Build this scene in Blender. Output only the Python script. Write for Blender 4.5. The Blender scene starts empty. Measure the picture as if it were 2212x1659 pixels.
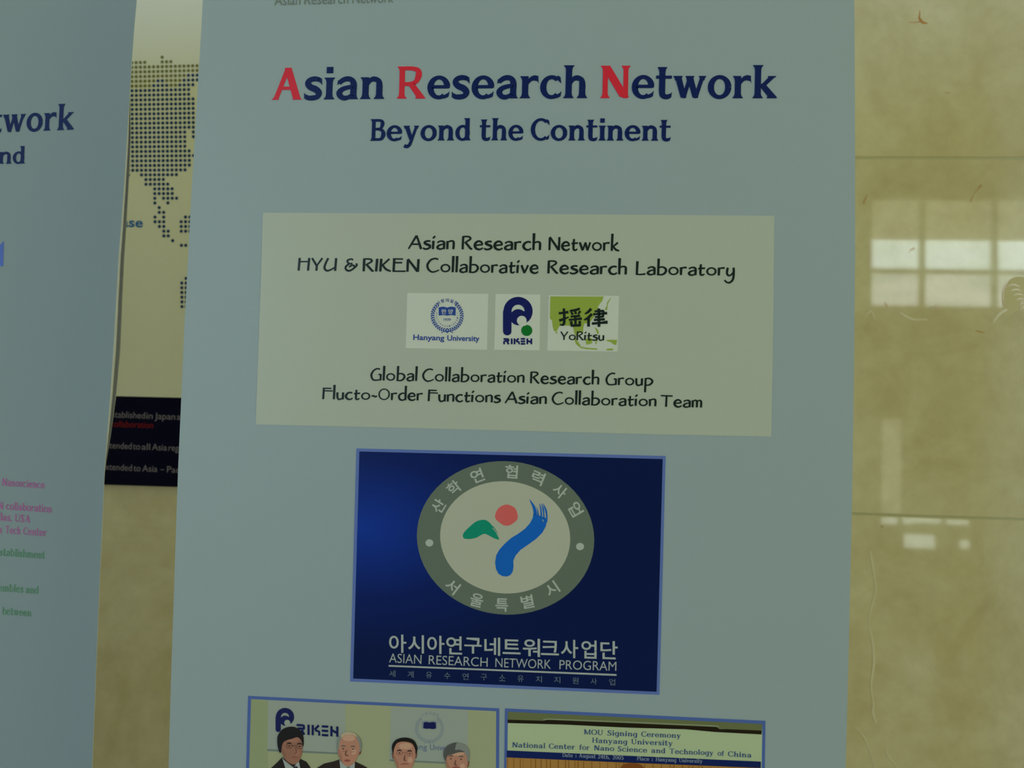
import bpy, math, random
from math import sin, cos, tan, pi, radians, hypot, atan2
from mathutils import Vector

random.seed(7)
SC = bpy.context.scene
COL = SC.collection

# ---------------------------------------------------------------- camera
EYE = Vector((0.0, 0.0, 1.30))
YAW, PITCH, ROLL = radians(5.394), radians(3.119), radians(1.571)
FOCAL = 2300.0 / 2212.0                      # focal length in picture widths
FWD = Vector((-sin(YAW) * cos(PITCH), cos(YAW) * cos(PITCH), sin(PITCH)))
_R = Vector((cos(YAW), sin(YAW), 0.0))
_U = _R.cross(FWD)
RIGHT = _R * cos(ROLL) + _U * sin(ROLL)
UP = -_R * sin(ROLL) + _U * cos(ROLL)

cam_data = bpy.data.cameras.new('camera')
cam = bpy.data.objects.new('camera', cam_data)
COL.objects.link(cam)
from mathutils import Matrix
M3 = Matrix((RIGHT, UP, -FWD)).transposed()
cam.matrix_world = Matrix.Translation(EYE) @ M3.to_4x4()
cam_data.sensor_fit = 'HORIZONTAL'
cam_data.sensor_width = 36.0
cam_data.lens = 36.0 * FOCAL
cam_data.clip_start = 0.02
cam_data.dof.use_dof = True
cam_data.dof.focus_distance = 1.05
cam_data.dof.aperture_fstop = 9.0
SC.camera = cam

# ---------------------------------------------------------------- light and exposure
SC.view_settings.view_transform = 'Standard'
SC.view_settings.look = 'None'
SC.view_settings.gamma = 1.0
SC.view_settings.use_curve_mapping = False
SC.view_settings.exposure = 0.07

HALL_LIGHT = (0.955, 1.0, 0.38)             # greenish tubes of the hall
HALL_POWER = 0.97
world = bpy.data.worlds.new('hall_light')
SC.world = world
world.use_nodes = True
bg = world.node_tree.nodes['Background']
bg.inputs[0].default_value = (*HALL_LIGHT, 1)
_wt = world.node_tree
_tc = _wt.nodes.new('ShaderNodeTexCoord')
_sx = _wt.nodes.new('ShaderNodeSeparateXYZ')
_mr = _wt.nodes.new('ShaderNodeMapRange')      # the hall is lit from its tall sides, its roof is dim
_mr.inputs['From Min'].default_value, _mr.inputs['From Max'].default_value = 0.1, 0.9
_mr.inputs['To Min'].default_value, _mr.inputs['To Max'].default_value = HALL_POWER, HALL_POWER * 0.16
_wt.links.new(_tc.outputs['Generated'], _sx.inputs[0])
_wt.links.new(_sx.outputs['Z'], _mr.inputs['Value'])
_side = _wt.nodes.new('ShaderNodeMath'); _side.operation = 'MULTIPLY_ADD'   # and more from its right end than its left
_side.inputs[1].default_value, _side.inputs[2].default_value = 0.85, 1.0
_wt.links.new(_sx.outputs['X'], _side.inputs[0])
_pr = _wt.nodes.new('ShaderNodeMath'); _pr.operation = 'MULTIPLY'
_wt.links.new(_mr.outputs['Result'], _pr.inputs[0])
_wt.links.new(_side.outputs[0], _pr.inputs[1])
_wt.links.new(_pr.outputs[0], bg.inputs[1])

# ---------------------------------------------------------------- colour and material helpers
def lin(c):
    return tuple((v / 255 / 12.92) if v <= 10 else ((v / 255 + 0.055) / 1.055) ** 2.4 for v in c)

WHITE_SEEN = lin((158, 165, 138))            # how plain white paper looks under the hall light

def paint(c, k=1.0):
    """albedo of a surface that looks like colour c under the hall light"""
    l = lin(c)
    k = k if isinstance(k, tuple) else (k, k, k)
    return tuple(min(0.9, 0.80 * q * a / b) for q, a, b in zip(k, l, WHITE_SEEN))

SHEEN = 0.5                                 # satin print, far less mirror-like than the marble
MATS = {}
def mat(name, color, rough=0.5, spec=0.3, metal=0.0, emit=None, power=0.0):
    m = bpy.data.materials.new(name)
    m.use_nodes = True
    b = m.node_tree.nodes['Principled BSDF']
    b.inputs['Base Color'].default_value = (*color, 1)
    b.inputs['Roughness'].default_value = rough
    b.inputs['Specular IOR Level'].default_value = spec
    b.inputs['Metallic'].default_value = metal
    if emit:
        b.inputs['Emission Color'].default_value = (*emit, 1)
        b.inputs['Emission Strength'].default_value = power
    MATS[name] = m
    return m

def ink(name, c, rough=0.30, spec=0.45, k=1.0):
    return mat(name, paint(c, k), rough, spec * SHEEN)

def noise_into(m, socket, c0, c1, scale, detail=4.0, p0=0.35, p1=0.65, stretch=(1, 1, 1), bump=0.0):
    nt = m.node_tree
    b = nt.nodes['Principled BSDF']
    tc = nt.nodes.new('ShaderNodeTexCoord')
    mp = nt.nodes.new('ShaderNodeMapping')
    mp.inputs['Scale'].default_value = stretch
    nz = nt.nodes.new('ShaderNodeTexNoise')
    nz.inputs['Scale'].default_value = scale
    nz.inputs['Detail'].default_value = detail
    cr = nt.nodes.new('ShaderNodeValToRGB')
    cr.color_ramp.elements[0].position = p0
    cr.color_ramp.elements[1].position = p1
    cr.color_ramp.elements[0].color = (*c0, 1)
    cr.color_ramp.elements[1].color = (*c1, 1)
    nt.links.new(tc.outputs['Object'], mp.inputs['Vector'])
    nt.links.new(mp.outputs['Vector'], nz.inputs['Vector'])
    nt.links.new(nz.outputs['Fac'], cr.inputs['Fac'])
    nt.links.new(cr.outputs['Color'], b.inputs[socket])
    return nt, nz, cr

# ---------------------------------------------------------------- surfaces that carry print
class Face:
    """An upright flat surface. Image pixels (x right, y down) are projected from the camera onto its plane."""
    def __init__(self, p0, turn=0.0):
        self.p0 = Vector(p0)
        self.n = Vector((-sin(turn), -cos(turn), 0.0))
        self.e = Vector((cos(turn), -sin(turn), 0.0))
        k = 2212 * FOCAL
        self.a = RIGHT / k
        self.b = -UP / k
        self.c = FWD - RIGHT * (1106 / k) + UP * (829.5 / k)
        self.dist = (self.p0 - EYE).dot(self.n)
    def at(self, x, y, h=0.0):
        v = self.a * x + self.b * y + self.c
        return EYE + v * (self.dist / v.dot(self.n)) + self.n * h
    def flat(self, s, z, h=0.0):
        """s metres along the surface, z height"""
        q = self.p0 + self.e * s + self.n * h
        return Vector((q.x, q.y, z))
    def sz(self, x, y):
        q = self.at(x, y)
        return (q - self.p0).dot(self.e), q.z

Y_BANNER, Y_WALL = 0.96, 1.78
BAN = Face((0, Y_BANNER, 0))
WALL = Face((0, Y_WALL, 0))
POST = Face((0, Y_WALL - 0.012, 0))
SIDE = Face((-0.445, 1.20, 0), radians(3.2))

class Print:
    """Collects flat inked shapes on a Face; build() links them as one mesh object."""
    def __init__(self, face, h=0.0004):
        self.f, self.h = face, h
        self.v, self.p, self.mi, self.ms = [], [], [], []
    def _m(self, m):
        if m not in self.ms: self.ms.append(m)
        return self.ms.index(m)
    def poly(self, pts, m, dh=0.0):
        i = len(self.v)
        step = (len(self.p) % 12) * 1e-5           # printed layers lie on each other by a hair
        for x, y in pts: self.v.append(self.f.at(x, y, self.h + dh + step))
        self.p.append(list(range(i, i + len(pts))))
        self.mi.append(self._m(m))
    def polys(self, ps, m, dh=0.0):
        for q in ps: self.poly(q, m, dh)
    def build(self, name, parent=None, label=None):
        me = bpy.data.meshes.new(name)
        me.from_pydata([tuple(v) for v in self.v], [], self.p)
        for m in self.ms: me.materials.append(MATS[m])
        me.polygons.foreach_set('material_index', self.mi)
        me.update()
        o = bpy.data.objects.new(name, me)
        COL.objects.link(o)
        if parent: adopt(o, parent)
        if label: o['label'] = label
        return o

def adopt(o, parent):
    o.parent = parent
    o.matrix_parent_inverse = Matrix.Translation(-world_loc(parent))

def world_loc(o):
    p = Vector(o.location)
    return p if o.parent is None else p      # parts sit at the world origin; things at their base

def thing(name, loc, label, cat, group=None):
    o = bpy.data.objects.new(name, None)
    o.empty_display_size = 0.1
    o.location = loc
    COL.objects.link(o)
    o['label'] = label; o['category'] = cat
    if group: o['group'] = group
    return o

def mesh(name, verts, faces, mats, parent=None, mi=None, label=None, smooth=False):
    me = bpy.data.meshes.new(name)
    me.from_pydata([tuple(v) for v in verts], [], faces)
    for m in mats: me.materials.append(MATS[m])
    if mi: me.polygons.foreach_set('material_index', mi)
    if smooth: me.polygons.foreach_set('use_smooth', [True] * len(me.polygons))
    me.update()
    o = bpy.data.objects.new(name, me)
    COL.objects.link(o)
    if parent: adopt(o, parent)
    if label: o['label'] = label
    return o

class Solid:
    def __init__(self): self.v, self.f, self.mi = [], [], []
    def box(self, x0, x1, y0, y1, z0, z1, mi=0):
        i = len(self.v)
        self.v += [(x, y, z) for z in (z0, z1) for y in (y0, y1) for x in (x0, x1)]
        for q in ((0, 2, 3, 1), (4, 5, 7, 6), (0, 1, 5, 4), (2, 6, 7, 3), (0, 4, 6, 2), (1, 3, 7, 5)):
            self.f.append([i + k for k in q]); self.mi.append(mi)
    def tube(self, p, q, r, n=14, mi=0):
        p, q = Vector(p), Vector(q)
        d = (q - p).normalized()
        a = d.orthogonal().normalized(); b = d.cross(a)
        i = len(self.v)
        for c in (p, q):
            for k in range(n):
                t = 2 * pi * k / n
                self.v.append(tuple(c + a * (r * cos(t)) + b * (r * sin(t))))
        for k in range(n):
            j = (k + 1) % n
            self.f.append([i + k, i + j, i + n + j, i + n + k]); self.mi.append(mi)
        self.f.append([i + k for k in range(n)][::-1]); self.f.append([i + n + k for k in range(n)])
        self.mi += [mi, mi]
    def build(self, name, mats, parent=None, label=None):
        return mesh(name, self.v, self.f, mats, parent, self.mi, label)

# ---------------------------------------------------------------- pen strokes and letters
def smooth_line(pts, n=7):
    """Catmull-Rom through points of (x, y, w)"""
    if len(pts) < 3: return pts
    out = []
    P = [pts[0]] + list(pts) + [pts[-1]]
    for i in range(1, len(P) - 2):
        p0, p1, p2, p3 = P[i - 1], P[i], P[i + 1], P[i + 2]
        for k in range(n):
            t = k / n
            out.append(tuple(0.5 * (2 * b + (c - a) * t + (2 * a - 5 * b + 4 * c - d) * t * t + (3 * b - a - 3 * c + d) * t ** 3)
                             for a, b, c, d in zip(p0, p1, p2, p3)))
    out.append(tuple(pts[-1]))
    return out

def pen(pts, w=None, curve=True, closed=False):
    """a stroke as a strip of quads; points (x, y) or (x, y, width)"""
    P = [(p[0], p[1], p[2] if len(p) > 2 else w) for p in pts]
    if closed: P = P + [P[0]]
    if curve: P = smooth_line(P)
    L, R = [], []
    m = len(P)
    for i in range(m):
        a, b = P[max(0, i - 1)], P[min(m - 1, i + 1)]
        if closed and i in (0, m - 1): a, b = P[m - 2], P[1]
        dx, dy = b[0] - a[0], b[1] - a[1]
        l = hypot(dx, dy) or 1.0
        nx, ny = -dy / l, dx / l
        k = P[i][2] / 2
        L.append((P[i][0] + nx * k, P[i][1] + ny * k)); R.append((P[i][0] - nx * k, P[i][1] - ny * k))
    return [[L[i], L[i + 1], R[i + 1], R[i]] for i in range(m - 1)]

def arc(cx, cy, rx, ry, a0, a1, S, T, n=28):
    """broad-pen arc: S thick on the sides, T thin at top and bottom"""
    pts = []
    for k in range(n + 1):
        t = radians(a0 + (a1 - a0) * k / n)
        w = S * cos(t) ** 2 + T * sin(t) ** 2
        pts.append((cx + rx * cos(t), cy + ry * sin(t), w))
    return pen(pts, curve=False, closed=False)

def ring(cx, cy, rx, ry, S, T, n=36):
    return arc(cx, cy, rx - S / 2, ry - T / 2, 0, 360, S, T, n)

def disc(cx, cy, rx, ry=None, n=28, a0=0, a1=360):
    ry = rx if ry is None else ry
    return [(cx + rx * cos(radians(a0 + (a1 - a0) * k / n)), cy + ry * sin(radians(a0 + (a1 - a0) * k / n))) for k in range(n + (a1 - a0 < 360))]

def slash(pts):
    """straight slanting stroke cut level at both ends"""
    (xa, ya, wa), (xb, yb, wb) = pts
    k = hypot(xa - xb, ya - yb) / abs(ya - yb)
    return [[(xa - wa * k / 2, ya), (xa + wa * k / 2, ya), (xb + wb * k / 2, yb), (xb - wb * k / 2, yb)]]

def serif_font(S=48.0, T=30.0, E=17.0):
    X, A = 172.0, 256.0
    def foot(x, y=0.0, l=1.0, r=1.0, s=1.0, w=None):
        """flared foot; s=-1 for the top of a stem"""
        h = (S if w is None else w) / 2
        return [(x - h - E * l, y), (x + h + E * r, y), (x + h + E * r * .85, y + 7 * s), (x + h + E * r * .3, y + 17 * s), (x + h, y + 36 * s),
                (x - h, y + 36 * s), (x - h - E * l * .3, y + 17 * s), (x - h - E * l * .85, y + 7 * s)]
    def stem(x, y0, y1, b=(1, 1), t=None, w=None):
        h = (S if w is None else w) / 2
        o = [[(x - h, y0), (x + h, y0), (x + h, y1), (x - h, y1)]]
        if b: o.append(foot(x, y0, b[0], b[1], 1, w))
        if t: o.append(foot(x, y1, t[0], t[1], -1, w))
        return o
    def arch(x0, x1, foot_=True):
        o = pen([(x0 + S * .2, 112, T * .9), (x0 + S * .65, 145, T * 1.1), ((x0 + x1) / 2 + 8, 158, T * 1.3), (x1 - 8, 142, S * .85), (x1, 105, S), (x1, 60, S), (x1, 0, S)])
        if foot_: o.append(foot(x1))
        return o
    G = {}
    c = S / 2 + E * .9
    G['i'] = (stem(c, 0, X, t=(1, 1)) + [[(c - S / 2 - 1, 206), (c + S / 2 + 1, 206), (c + S / 2 + 1, 256), (c - S / 2 - 1, 256)]], 2 * c)
    G['l'] = (stem(c, 0, A, t=(1, 1)), 2 * c)
    G['n'] = (stem(c, 0, X, t=(1, 0)) + arch(c, c + 104), 2 * c + 104)
    G['h'] = (stem(c, 0, A, t=(1, 1)) + arch(c, c + 104), 2 * c + 104)
    G['m'] = (stem(c, 0, X, t=(1, 0)) + arch(c, c + 100) + arch(c + 100, c + 200), 2 * c + 200)
    G['r'] = (stem(c, 0, X, t=(1, 0)) + pen([(c + S * .2, 110, T * .8), (c + S * .8, 145, T), (c + S * 1.4, 158, T * 1.3), (c + S * 2, 152, T * 1.3)]) +
              [[(c + S * 1.75, 172), (c + S * 2.05, 160), (c + S * 2.15, 112), (c + S * 1.95, 132), (c + S * 1.6, 142)]], c + S * 2.15)
    G['u'] = (stem(c, 30, X, b=None, t=(1, 0)) + pen([(c, 60, S), (c + 4, 32, S * .9), (c + 38, 13, T * 1.2), (c + 75, 25, T), (c + 95, 45, T)]) + stem(c + 106, 0, X, b=(0, 1), t=(1, 0)), 2 * c + 106)
    G['o'] = (ring(91, 86, 91, 93, S, T), 182)
    G['e'] = (arc(88, 86, 88 - S / 2, 93 - T / 2, 8, 308, S, T) + [[(S * .7, 78), (172 - S * .25, 78), (172, 84), (172, 104), (S * .7, 104)],
              [(122, -1), (142, 3), (164, 14), (171, 58), (156, 42), (134, 30), (118, 26)]], 176)
    G['c'] = (arc(88, 86, 88 - S / 2, 93 - T / 2, 48, 312, S, T) + [[(132, 178), (154, 164), (162, 112), (148, 128), (125, 146)], [(118, -2), (138, 3), (158, 14), (165, 56), (150, 40), (130, 30), (116, 26)]], 168)
    G['s'] = (pen([(124, 150, T), (100, 160, T * 1.2), (70, 162, T * 1.3), (38, 150, S * .85), (28, 125, S * .95), (48, 98, S * 1.0), (90, 78, S * 1.05), (112, 50, S), (100, 22, S * .85), (65, 12, T * 1.3), (30, 14, T * 1.2), (10, 28, T)]) +
              [[(104, 172), (132, 162), (136, 112), (120, 132), (100, 146)], [(0, 54), (18, 36), (40, 26), (36, 0), (3, 8)]], 140)
    G['a'] = (pen([(22, 124, T * 1.0), (48, 150, T * 1.25), (84, 161, T * 1.3), (118, 150, S * .85), (132, 118, S), (132, 60, S), (132, 0, S)]) +
              pen([(132, 100, T * .9), (85, 92, T * 1.1), (44, 76, S * .8), (26, 48, S * .95), (42, 18, S * .85), (75, 9, T * 1.2), (110, 24, T), (132, 48, T)]) +
              [[(8, 112), (18, 120), (40, 142), (30, 156), (12, 148)], [(132 - S / 2, 0), (132 + S / 2 + E * .9, 0), (132 + S / 2 + 4, 14), (132 + S / 2, 34), (132 - S / 2, 34)]], 132 + S / 2 + E)
    G['b'] = (stem(c, 8, A, b=None, t=(1, 1)) + arc(c + 60, 86, 80 - S / 2 + 8, 93 - T / 2, -180, 180, S * .98, T), c + 148)
    G['d'] = (stem(134, 0, A, b=(0, 1), t=(1, 0)) + arc(82, 86, 82 - S / 2, 93 - T / 2, 0, 360, S * .98, T), 134 + S / 2 + E)
    G['p'] = (stem(c, -78, X, t=(1, 0)) + arc(c + 60, 86, 80 - S / 2 + 8, 93 - T / 2, -180, 180, S * .98, T), c + 148)
    G['g'] = (stem(134, -20, X, b=None, t=(0, .8)) + arc(82, 86, 82 - S / 2, 93 - T / 2, 0, 360, S * .98, T) + pen([(134, 0, S), (130, -40, S * .9), (100, -66, T * 1.2), (60, -70, T * 1.2), (26, -52, T * 1.3)]), 134 + S / 2 + E * .5)
    G['t'] = (pen([(c + 8, 240, S), (c + 8, 120, S), (c + 8, 50, S), (c + 16, 20, S * .9), (c + 48, 10, T * 1.2), (c + 74, 22, T)]) + [foot(c + 8, 240, .8, .8, -1),
              [(c + 52, -4), (c + 80, 8), (c + 84, 48), (c + 72, 34), (c + 50, 26)], [(0, 150), (c + 82, 150), (c + 82, 174), (0, 174)]], c + 86)
    G['f'] = (stem(c + 4, 0, 190) + pen([(c + 4, 180, S), (c + 10, 225, S * .9), (c + 40, 246, T * 1.2), (c + 72, 238, T * 1.3)]) + [[(0, 150), (c + 66, 150), (c + 66, 174), (0, 174)]], c + 76)
    G['k'] = (stem(c, 0, A, t=(1, 1)) + slash([(c + 112, 168, T * 1.05), (c + S * .4, 78, T * 1.05)]) + slash([(c + S * .55, 112, S * .9), (c + 118, 6, S * 1.05)]) +
              [[(c + 72, 172), (c + 142, 172), (c + 138, 164), (c + 112, 152), (c + 96, 152), (c + 78, 164)], [(c + 70, 0), (c + 152, 0), (c + 136, 10), (c + 118, 34), (c + 78, 22), (c + 72, 8)]], c + 152)
    G['v'] = (slash([(34, 170, S), (92, 4, S * .9)]) + slash([(92, 4, T), (146, 170, T)]) + [foot(36, X, .9, .7, -1), foot(144, X, .8, .9, -1, T)], 180)
    G['y'] = (slash([(34, 170, S), (92, 8, S * .9)]) + pen([(146, 170, T), (98, 20, T * 1.05), (74, -44, T * 1.2), (44, -68, T * 1.3), (12, -58, T * 1.3)]) + [foot(36, X, .9, .7, -1), foot(144, X, .8, .9, -1, T)], 180)
    G['w'] = (slash([(32, 170, S), (78, 4, S * .9)]) + slash([(78, 4, T), (126, 165, T)]) + slash([(122, 170, S), (170, 4, S * .9)]) + slash([(170, 4, T), (222, 170, T)]) +
              [foot(34, X, .9, .6, -1), foot(124, X, .6, .6, -1), foot(220, X, .8, .9, -1, T), [(70, 0), (92, 0), (92, 16), (66, 20)], [(160, 0), (182, 0), (184, 16), (156, 20)]], 252)
    C = 250.0
    s = S * .86                                                    # capitals carry slightly slimmer stems
    def cstem(x, b=(1, 1), t=(1, 1), y0=0, y1=C): return stem(x, y0, y1, b, t, s)
    d = s / 2 + E * .9
    G['A'] = (slash([(122, 248, T * 1.15), (36, 0, T * 1.15)]) + slash([(122, 248, S * 1.05), (198, 0, S * 1.15)]) + [[(72, 78), (176, 78), (168, 104), (80, 104)],
              [(2, 0), (62, 0), (58, 8), (54, 30), (30, 30), (14, 8)], [(160, 0), (236, 0), (224, 10), (212, 36), (172, 36), (168, 8)], [(98, 252), (152, 252), (146, 238), (148, 215), (98, 215), (106, 238)]], 238)
    G['B'] = (cstem(d, (1, 0), (1, 0)) + pen([(d, C - T / 2, T), (d + 60, C - T / 2, T), (d + 92, C - 30, S * .8), (d + 96, 185, S * .9), (d + 80, 146, S * .6), (d + 50, 135, T), (d, 134, T)]) +
              pen([(d, 134, T), (d + 60, 133, T), (d + 100, 112, S * .8), (d + 110, 70, S), (d + 92, 26, S * .8), (d + 58, T / 2, T), (d, T / 2, T)]), d + 110 + S / 2)
    G['C'] = (arc(112, 125, 112 - S / 2, 131 - T / 2, 48, 312, S, T, 34) + [[(172, 246), (200, 228), (206, 172), (190, 190), (165, 214)], [(176, 2), (200, 18), (206, 72), (192, 52), (168, 36)]], 208)
    G['D'] = (cstem(d, (1, 0), (1, 0)) + pen([(d, C - T / 2, T), (d + 60, C - T / 2, T), (d + 125, C - 40, S * .8), (d + 150, 125, S), (d + 125, 40, S * .8), (d + 60, T / 2, T), (d, T / 2, T)]), d + 150 + S / 2)
    G['E'] = (cstem(d, (1, 0), (1, 0)) + [[(d, 0), (d + 128, 0), (d + 136, 62), (d + 118, 40), (d + 100, T), (d, T)], [(d, C), (d + 122, C), (d + 126, 194), (d + 110, 216), (d + 94, C - T), (d, C - T)], [(d, 118), (d + 80, 118), (d + 84, 100), (d + 96, 100), (d + 96, 164), (d + 84, 164), (d + 80, 118 + T), (d, 118 + T)]], d + 138)
    G['H'] = (cstem(d) + cstem(d + 150) + [[(d, 118), (d + 150, 118), (d + 150, 118 + T), (d, 118 + T)]], 2 * d + 150)
    G['J'] = (cstem(d + 40, None, (1, 1), 40) + pen([(d + 40, 60, s), (d + 34, 20, s * .9), (d + 8, 6, T), (d - 20, 20, T * 1.3)]), 2 * d + 40)
    G['M'] = (cstem(d, t=(1, 0), b=(1, 1)) + slash([(d + 4, 245, S * .9), (d + 100, 10, S)]) + slash([(d + 100, 10, T), (d + 190, 245, T)]) + cstem(d + 200, t=(0, 1)), 2 * d + 200)
    G['N'] = (stem(d, 0, C, (1, 1), (1, 0), s * .95) + slash([(d, 250, S * 1.25), (d + 150, 8, S * 1.25)]) + stem(d + 158, 8, C, None, (1, 1), s * .9) + [[(d + 138, 0), (d + 158 + s * .45, 0), (d + 158 + s * .45, 30), (d + 126, 30)]], 2 * d + 158)
    G['O'] = (ring(122, 125, 122, 131, S, T, 40), 244)
    G['P'] = (cstem(d, (1, 1), (1, 0)) + pen([(d, C - T / 2, T), (d + 60, C - T / 2, T), (d + 108, C - 30, S * .8), (d + 116, 180, S), (d + 98, 130, S * .75), (d + 55, 112, T), (d, 112, T)]), d + 116 + S / 2)
    G['R'] = (cstem(d, (1, 1), (1, 0)) + pen([(d, C - T / 2, T), (d + 70, C - T / 2, T), (d + 118, C - 30, S * .8), (d + 126, 182, S), (d + 105, 132, S * .75), (d + 60, 114, T), (d, 114, T)]) +
              slash([(d + 66, 120, S * .9), (d + 150, 4, S * 1.05)]) + [[(d + 104, 0), (d + 184, 0), (d + 168, 12), (d + 150, 36), (d + 112, 26)]], d + 184)
    G['S'] = (pen([(148, 205, T), (122, 232, T * 1.2), (84, 240, T * 1.2), (42, 220, S * .9), (32, 182, S), (60, 142, S * 1.05), (118, 110, S * 1.05), (144, 68, S), (126, 26, S * .85), (80, 9, T * 1.2), (40, 18, T * 1.2), (14, 46, T)]) +
              [[(140, 252), (158, 252), (160, 176), (144, 196)], [(2, 72), (16, 52), (22, -2), (4, -2)]], 172)
    G['T'] = (cstem(110, (1, 1), None) + [[(2, C), (218, C), (218, C - 58), (208, C - 34), (190, C - T), (30, C - T), (12, C - 34), (2, C - 58)]], 220)
    G['U'] = (cstem(d, None, (1, 1), 70) + pen([(d, 90, s), (d + 8, 40, s * .9), (d + 60, 10, T * 1.2), (d + 120, 30, T), (d + 146, 80, T)]) + stem(d + 146, 75, C, None, (1, 1), T), 2 * d + 146)
    G['0'] = (ring(80, 125, 80, 131, S, T), 160)
    G['2'] = (pen([(20, 190, S * .9), (44, 236, T * 1.2), (90, 242, T * 1.2), (128, 208, S), (118, 150, S * .9), (20, 20, T)]) + [[(8, 0), (146, 0), (154, 50), (134, 30), (8, 30)]], 156)
    G['4'] = (stem(108, 0, C, (1, 1), None) + slash([(100, 248, T), (8, 84, T)]) + [[(4, 66), (156, 66), (156, 92), (4, 92)]], 158)
    G['5'] = (pen([(30, 140, T), (80, 156, T * 1.2), (132, 120, S * .9), (136, 70, S), (104, 20, S * .8), (60, 8, T * 1.2), (14, 30, T * 1.5)]) + [[(24, 130), (42, 130), (48, 250), (30, 250)], [(34, 250), (140, 250), (134, 216), (38, 216)]], 160)
    G[':'] = ([disc(24, 26, 24), disc(24, 140, 24)], 48)
    G[','] = ([disc(24, 24, 24), [(24, 20), (48, 20), (36, -22), (10, -46), (4, -38), (22, -16)]], 50)
    G['.'] = ([disc(24, 24, 24)], 48)
    return G, 250.0

def hand_font():
    B = 1.25
    P = lambda *p: pen([(x, y, w * B) for x, y, w in p])
    Q = lambda *p: pen([(x, y, w * B) for x, y, w in p], curve=False)
    G = {}
    arch = lambda x0, x1: P((x0, 138, 26), (x0 + (x1 - x0) * .5, 164, 28), (x1 - 16, 160, 32), (x1, 130, 38), (x1, 60, 38), (x1 - 3, 0, 36))
    G['A'] = (Q((12, 3, 26), (165, 270, 38)) + Q((165, 275, 30), (264, 2, 42)) + Q((62, 100, 28), (230, 98, 28)), 275)
    G['s'] = (P((140, 155, 30), (100, 165, 30), (40, 148, 34), (30, 120, 38), (75, 95, 42), (125, 75, 42), (135, 40, 38), (90, 8, 32), (30, 5, 30), (0, 30, 26)), 152)
    G['i'] = (Q((22, 168, 42), (16, 0, 36)) + Q((8, 215, 28), (54, 262, 32)), 58)
    G['a'] = (P((149, 0, 36), (151, 110, 40), (141, 145, 38), (105, 162, 30), (55, 155, 26), (18, 128, 30)) + P((148, 98, 24), (90, 92, 26), (38, 66, 34), (19, 38, 38), (42, 10, 34), (90, 3, 28), (148, 24, 24)), 170)
    G['n'] = (Q((20, 165, 42), (20, 0, 36)) + arch(20, 143), 163)
    G['m'] = (Q((20, 165, 42), (20, 0, 36)) + arch(20, 112) + arch(112, 204), 224)
    G['h'] = (Q((24, 338, 44), (20, 0, 36)) + arch(20, 145), 165)
    G['R'] = (Q((24, 258, 38), (20, 0, 36)) + P((8, 254, 26), (80, 258, 28), (140, 252, 30), (165, 225, 32), (150, 195, 30), (66, 140, 26)) + P((60, 152, 34), (130, 70, 36), (178, 14, 34), (206, 18, 24)), 207)
    G['e'] = (Q((32, 84, 26), (172, 102, 28)) + P((170, 104, 24), (140, 150, 32), (92, 168, 32), (42, 140, 38), (19, 85, 42), (40, 30, 40), (90, 3, 34), (140, 10, 28), (174, 38, 24)), 176)
    G['r'] = (Q((22, 165, 42), (20, 0, 36)) + P((22, 132, 26), (68, 156, 28), (132, 158, 34)), 132)
    G['c'] = (P((160, 152, 34), (110, 165, 30), (50, 140, 38), (19, 80, 42), (45, 25, 38), (95, 3, 32), (140, 12, 28), (166, 40, 24)), 166)
    G['N'] = (Q((20, 255, 38), (18, 0, 36)) + Q((20, 265, 32), (208, 6, 42)) + Q((218, 265, 38), (212, 0, 38)), 234)
    G['t'] = (P((58, 230, 36), (50, 60, 38), (62, 12, 34), (100, 8, 28), (130, 32, 22)) + Q((4, 138, 28), (142, 150, 30)), 140)
    G['w'] = (Q((12, 165, 38), (76, 0, 38)) + Q((76, 4, 28), (128, 155, 32)) + Q((124, 165, 38), (178, 0, 38)) + Q((178, 4, 26), (228, 168, 34)), 240)
    G['o'] = (arc(102, 84, 84, 72, 0, 360, 40, 32, 32), 204)
    G['O'] = (arc(128, 133, 112, 122, 0, 360, 34, 28, 36), 256)
    G['k'] = (Q((28, 345, 42), (22, 0, 38)) + Q((145, 168, 34), (35, 74, 28)) + P((48, 88, 30), (110, 22, 36), (178, 6, 26)), 180)
    G['C'] = (P((238, 262, 30), (170, 280, 28), (80, 245, 34), (20, 150, 38), (40, 60, 36), (110, 3, 30), (190, 12, 26), (264, 48, 20)), 262)
    G['G'] = (P((212, 258, 30), (140, 268, 28), (60, 215, 34), (20, 120, 38), (50, 30, 34), (110, 5, 28), (235, 18, 26)) + Q((230, 2, 34), (234, 142, 36)) + Q((180, 136, 26), (240, 140, 26)), 252)
    G['l'] = (Q((28, 338, 44), (22, 0, 38)), 52)
    G['b'] = (Q((34, 338, 42), (28, 0, 36)) + P((30, 148, 26), (100, 165, 28), (160, 142, 34), (184, 90, 38), (150, 30, 34), (90, 4, 28), (2, 8, 24)), 203)
    G['d'] = (Q((168, 338, 42), (164, 0, 38)) + P((165, 148, 26), (100, 165, 28), (38, 130, 36), (19, 75, 38), (50, 15, 36), (110, 3, 30), (164, 32, 24)), 186)
    G['p'] = (Q((36, 168, 36), (28, -155, 38)) + P((18, 154, 28), (110, 166, 30), (172, 132, 36), (186, 84, 38), (140, 28, 34), (80, 8, 28), (34, 22, 26)), 206)
    G['v'] = (Q((12, 165, 40), (80, 0, 38)) + Q((80, 4, 28), (150, 168, 34)), 160)
    G['y'] = (P((36, 165, 38), (22, 60, 36), (50, 5, 32), (100, 15, 28), (150, 72, 26)) + P((152, 168, 38), (156, 40, 38), (140, -80, 36), (80, -142, 32), (20, -136, 28), (-24, -92, 30)), 175)
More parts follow.
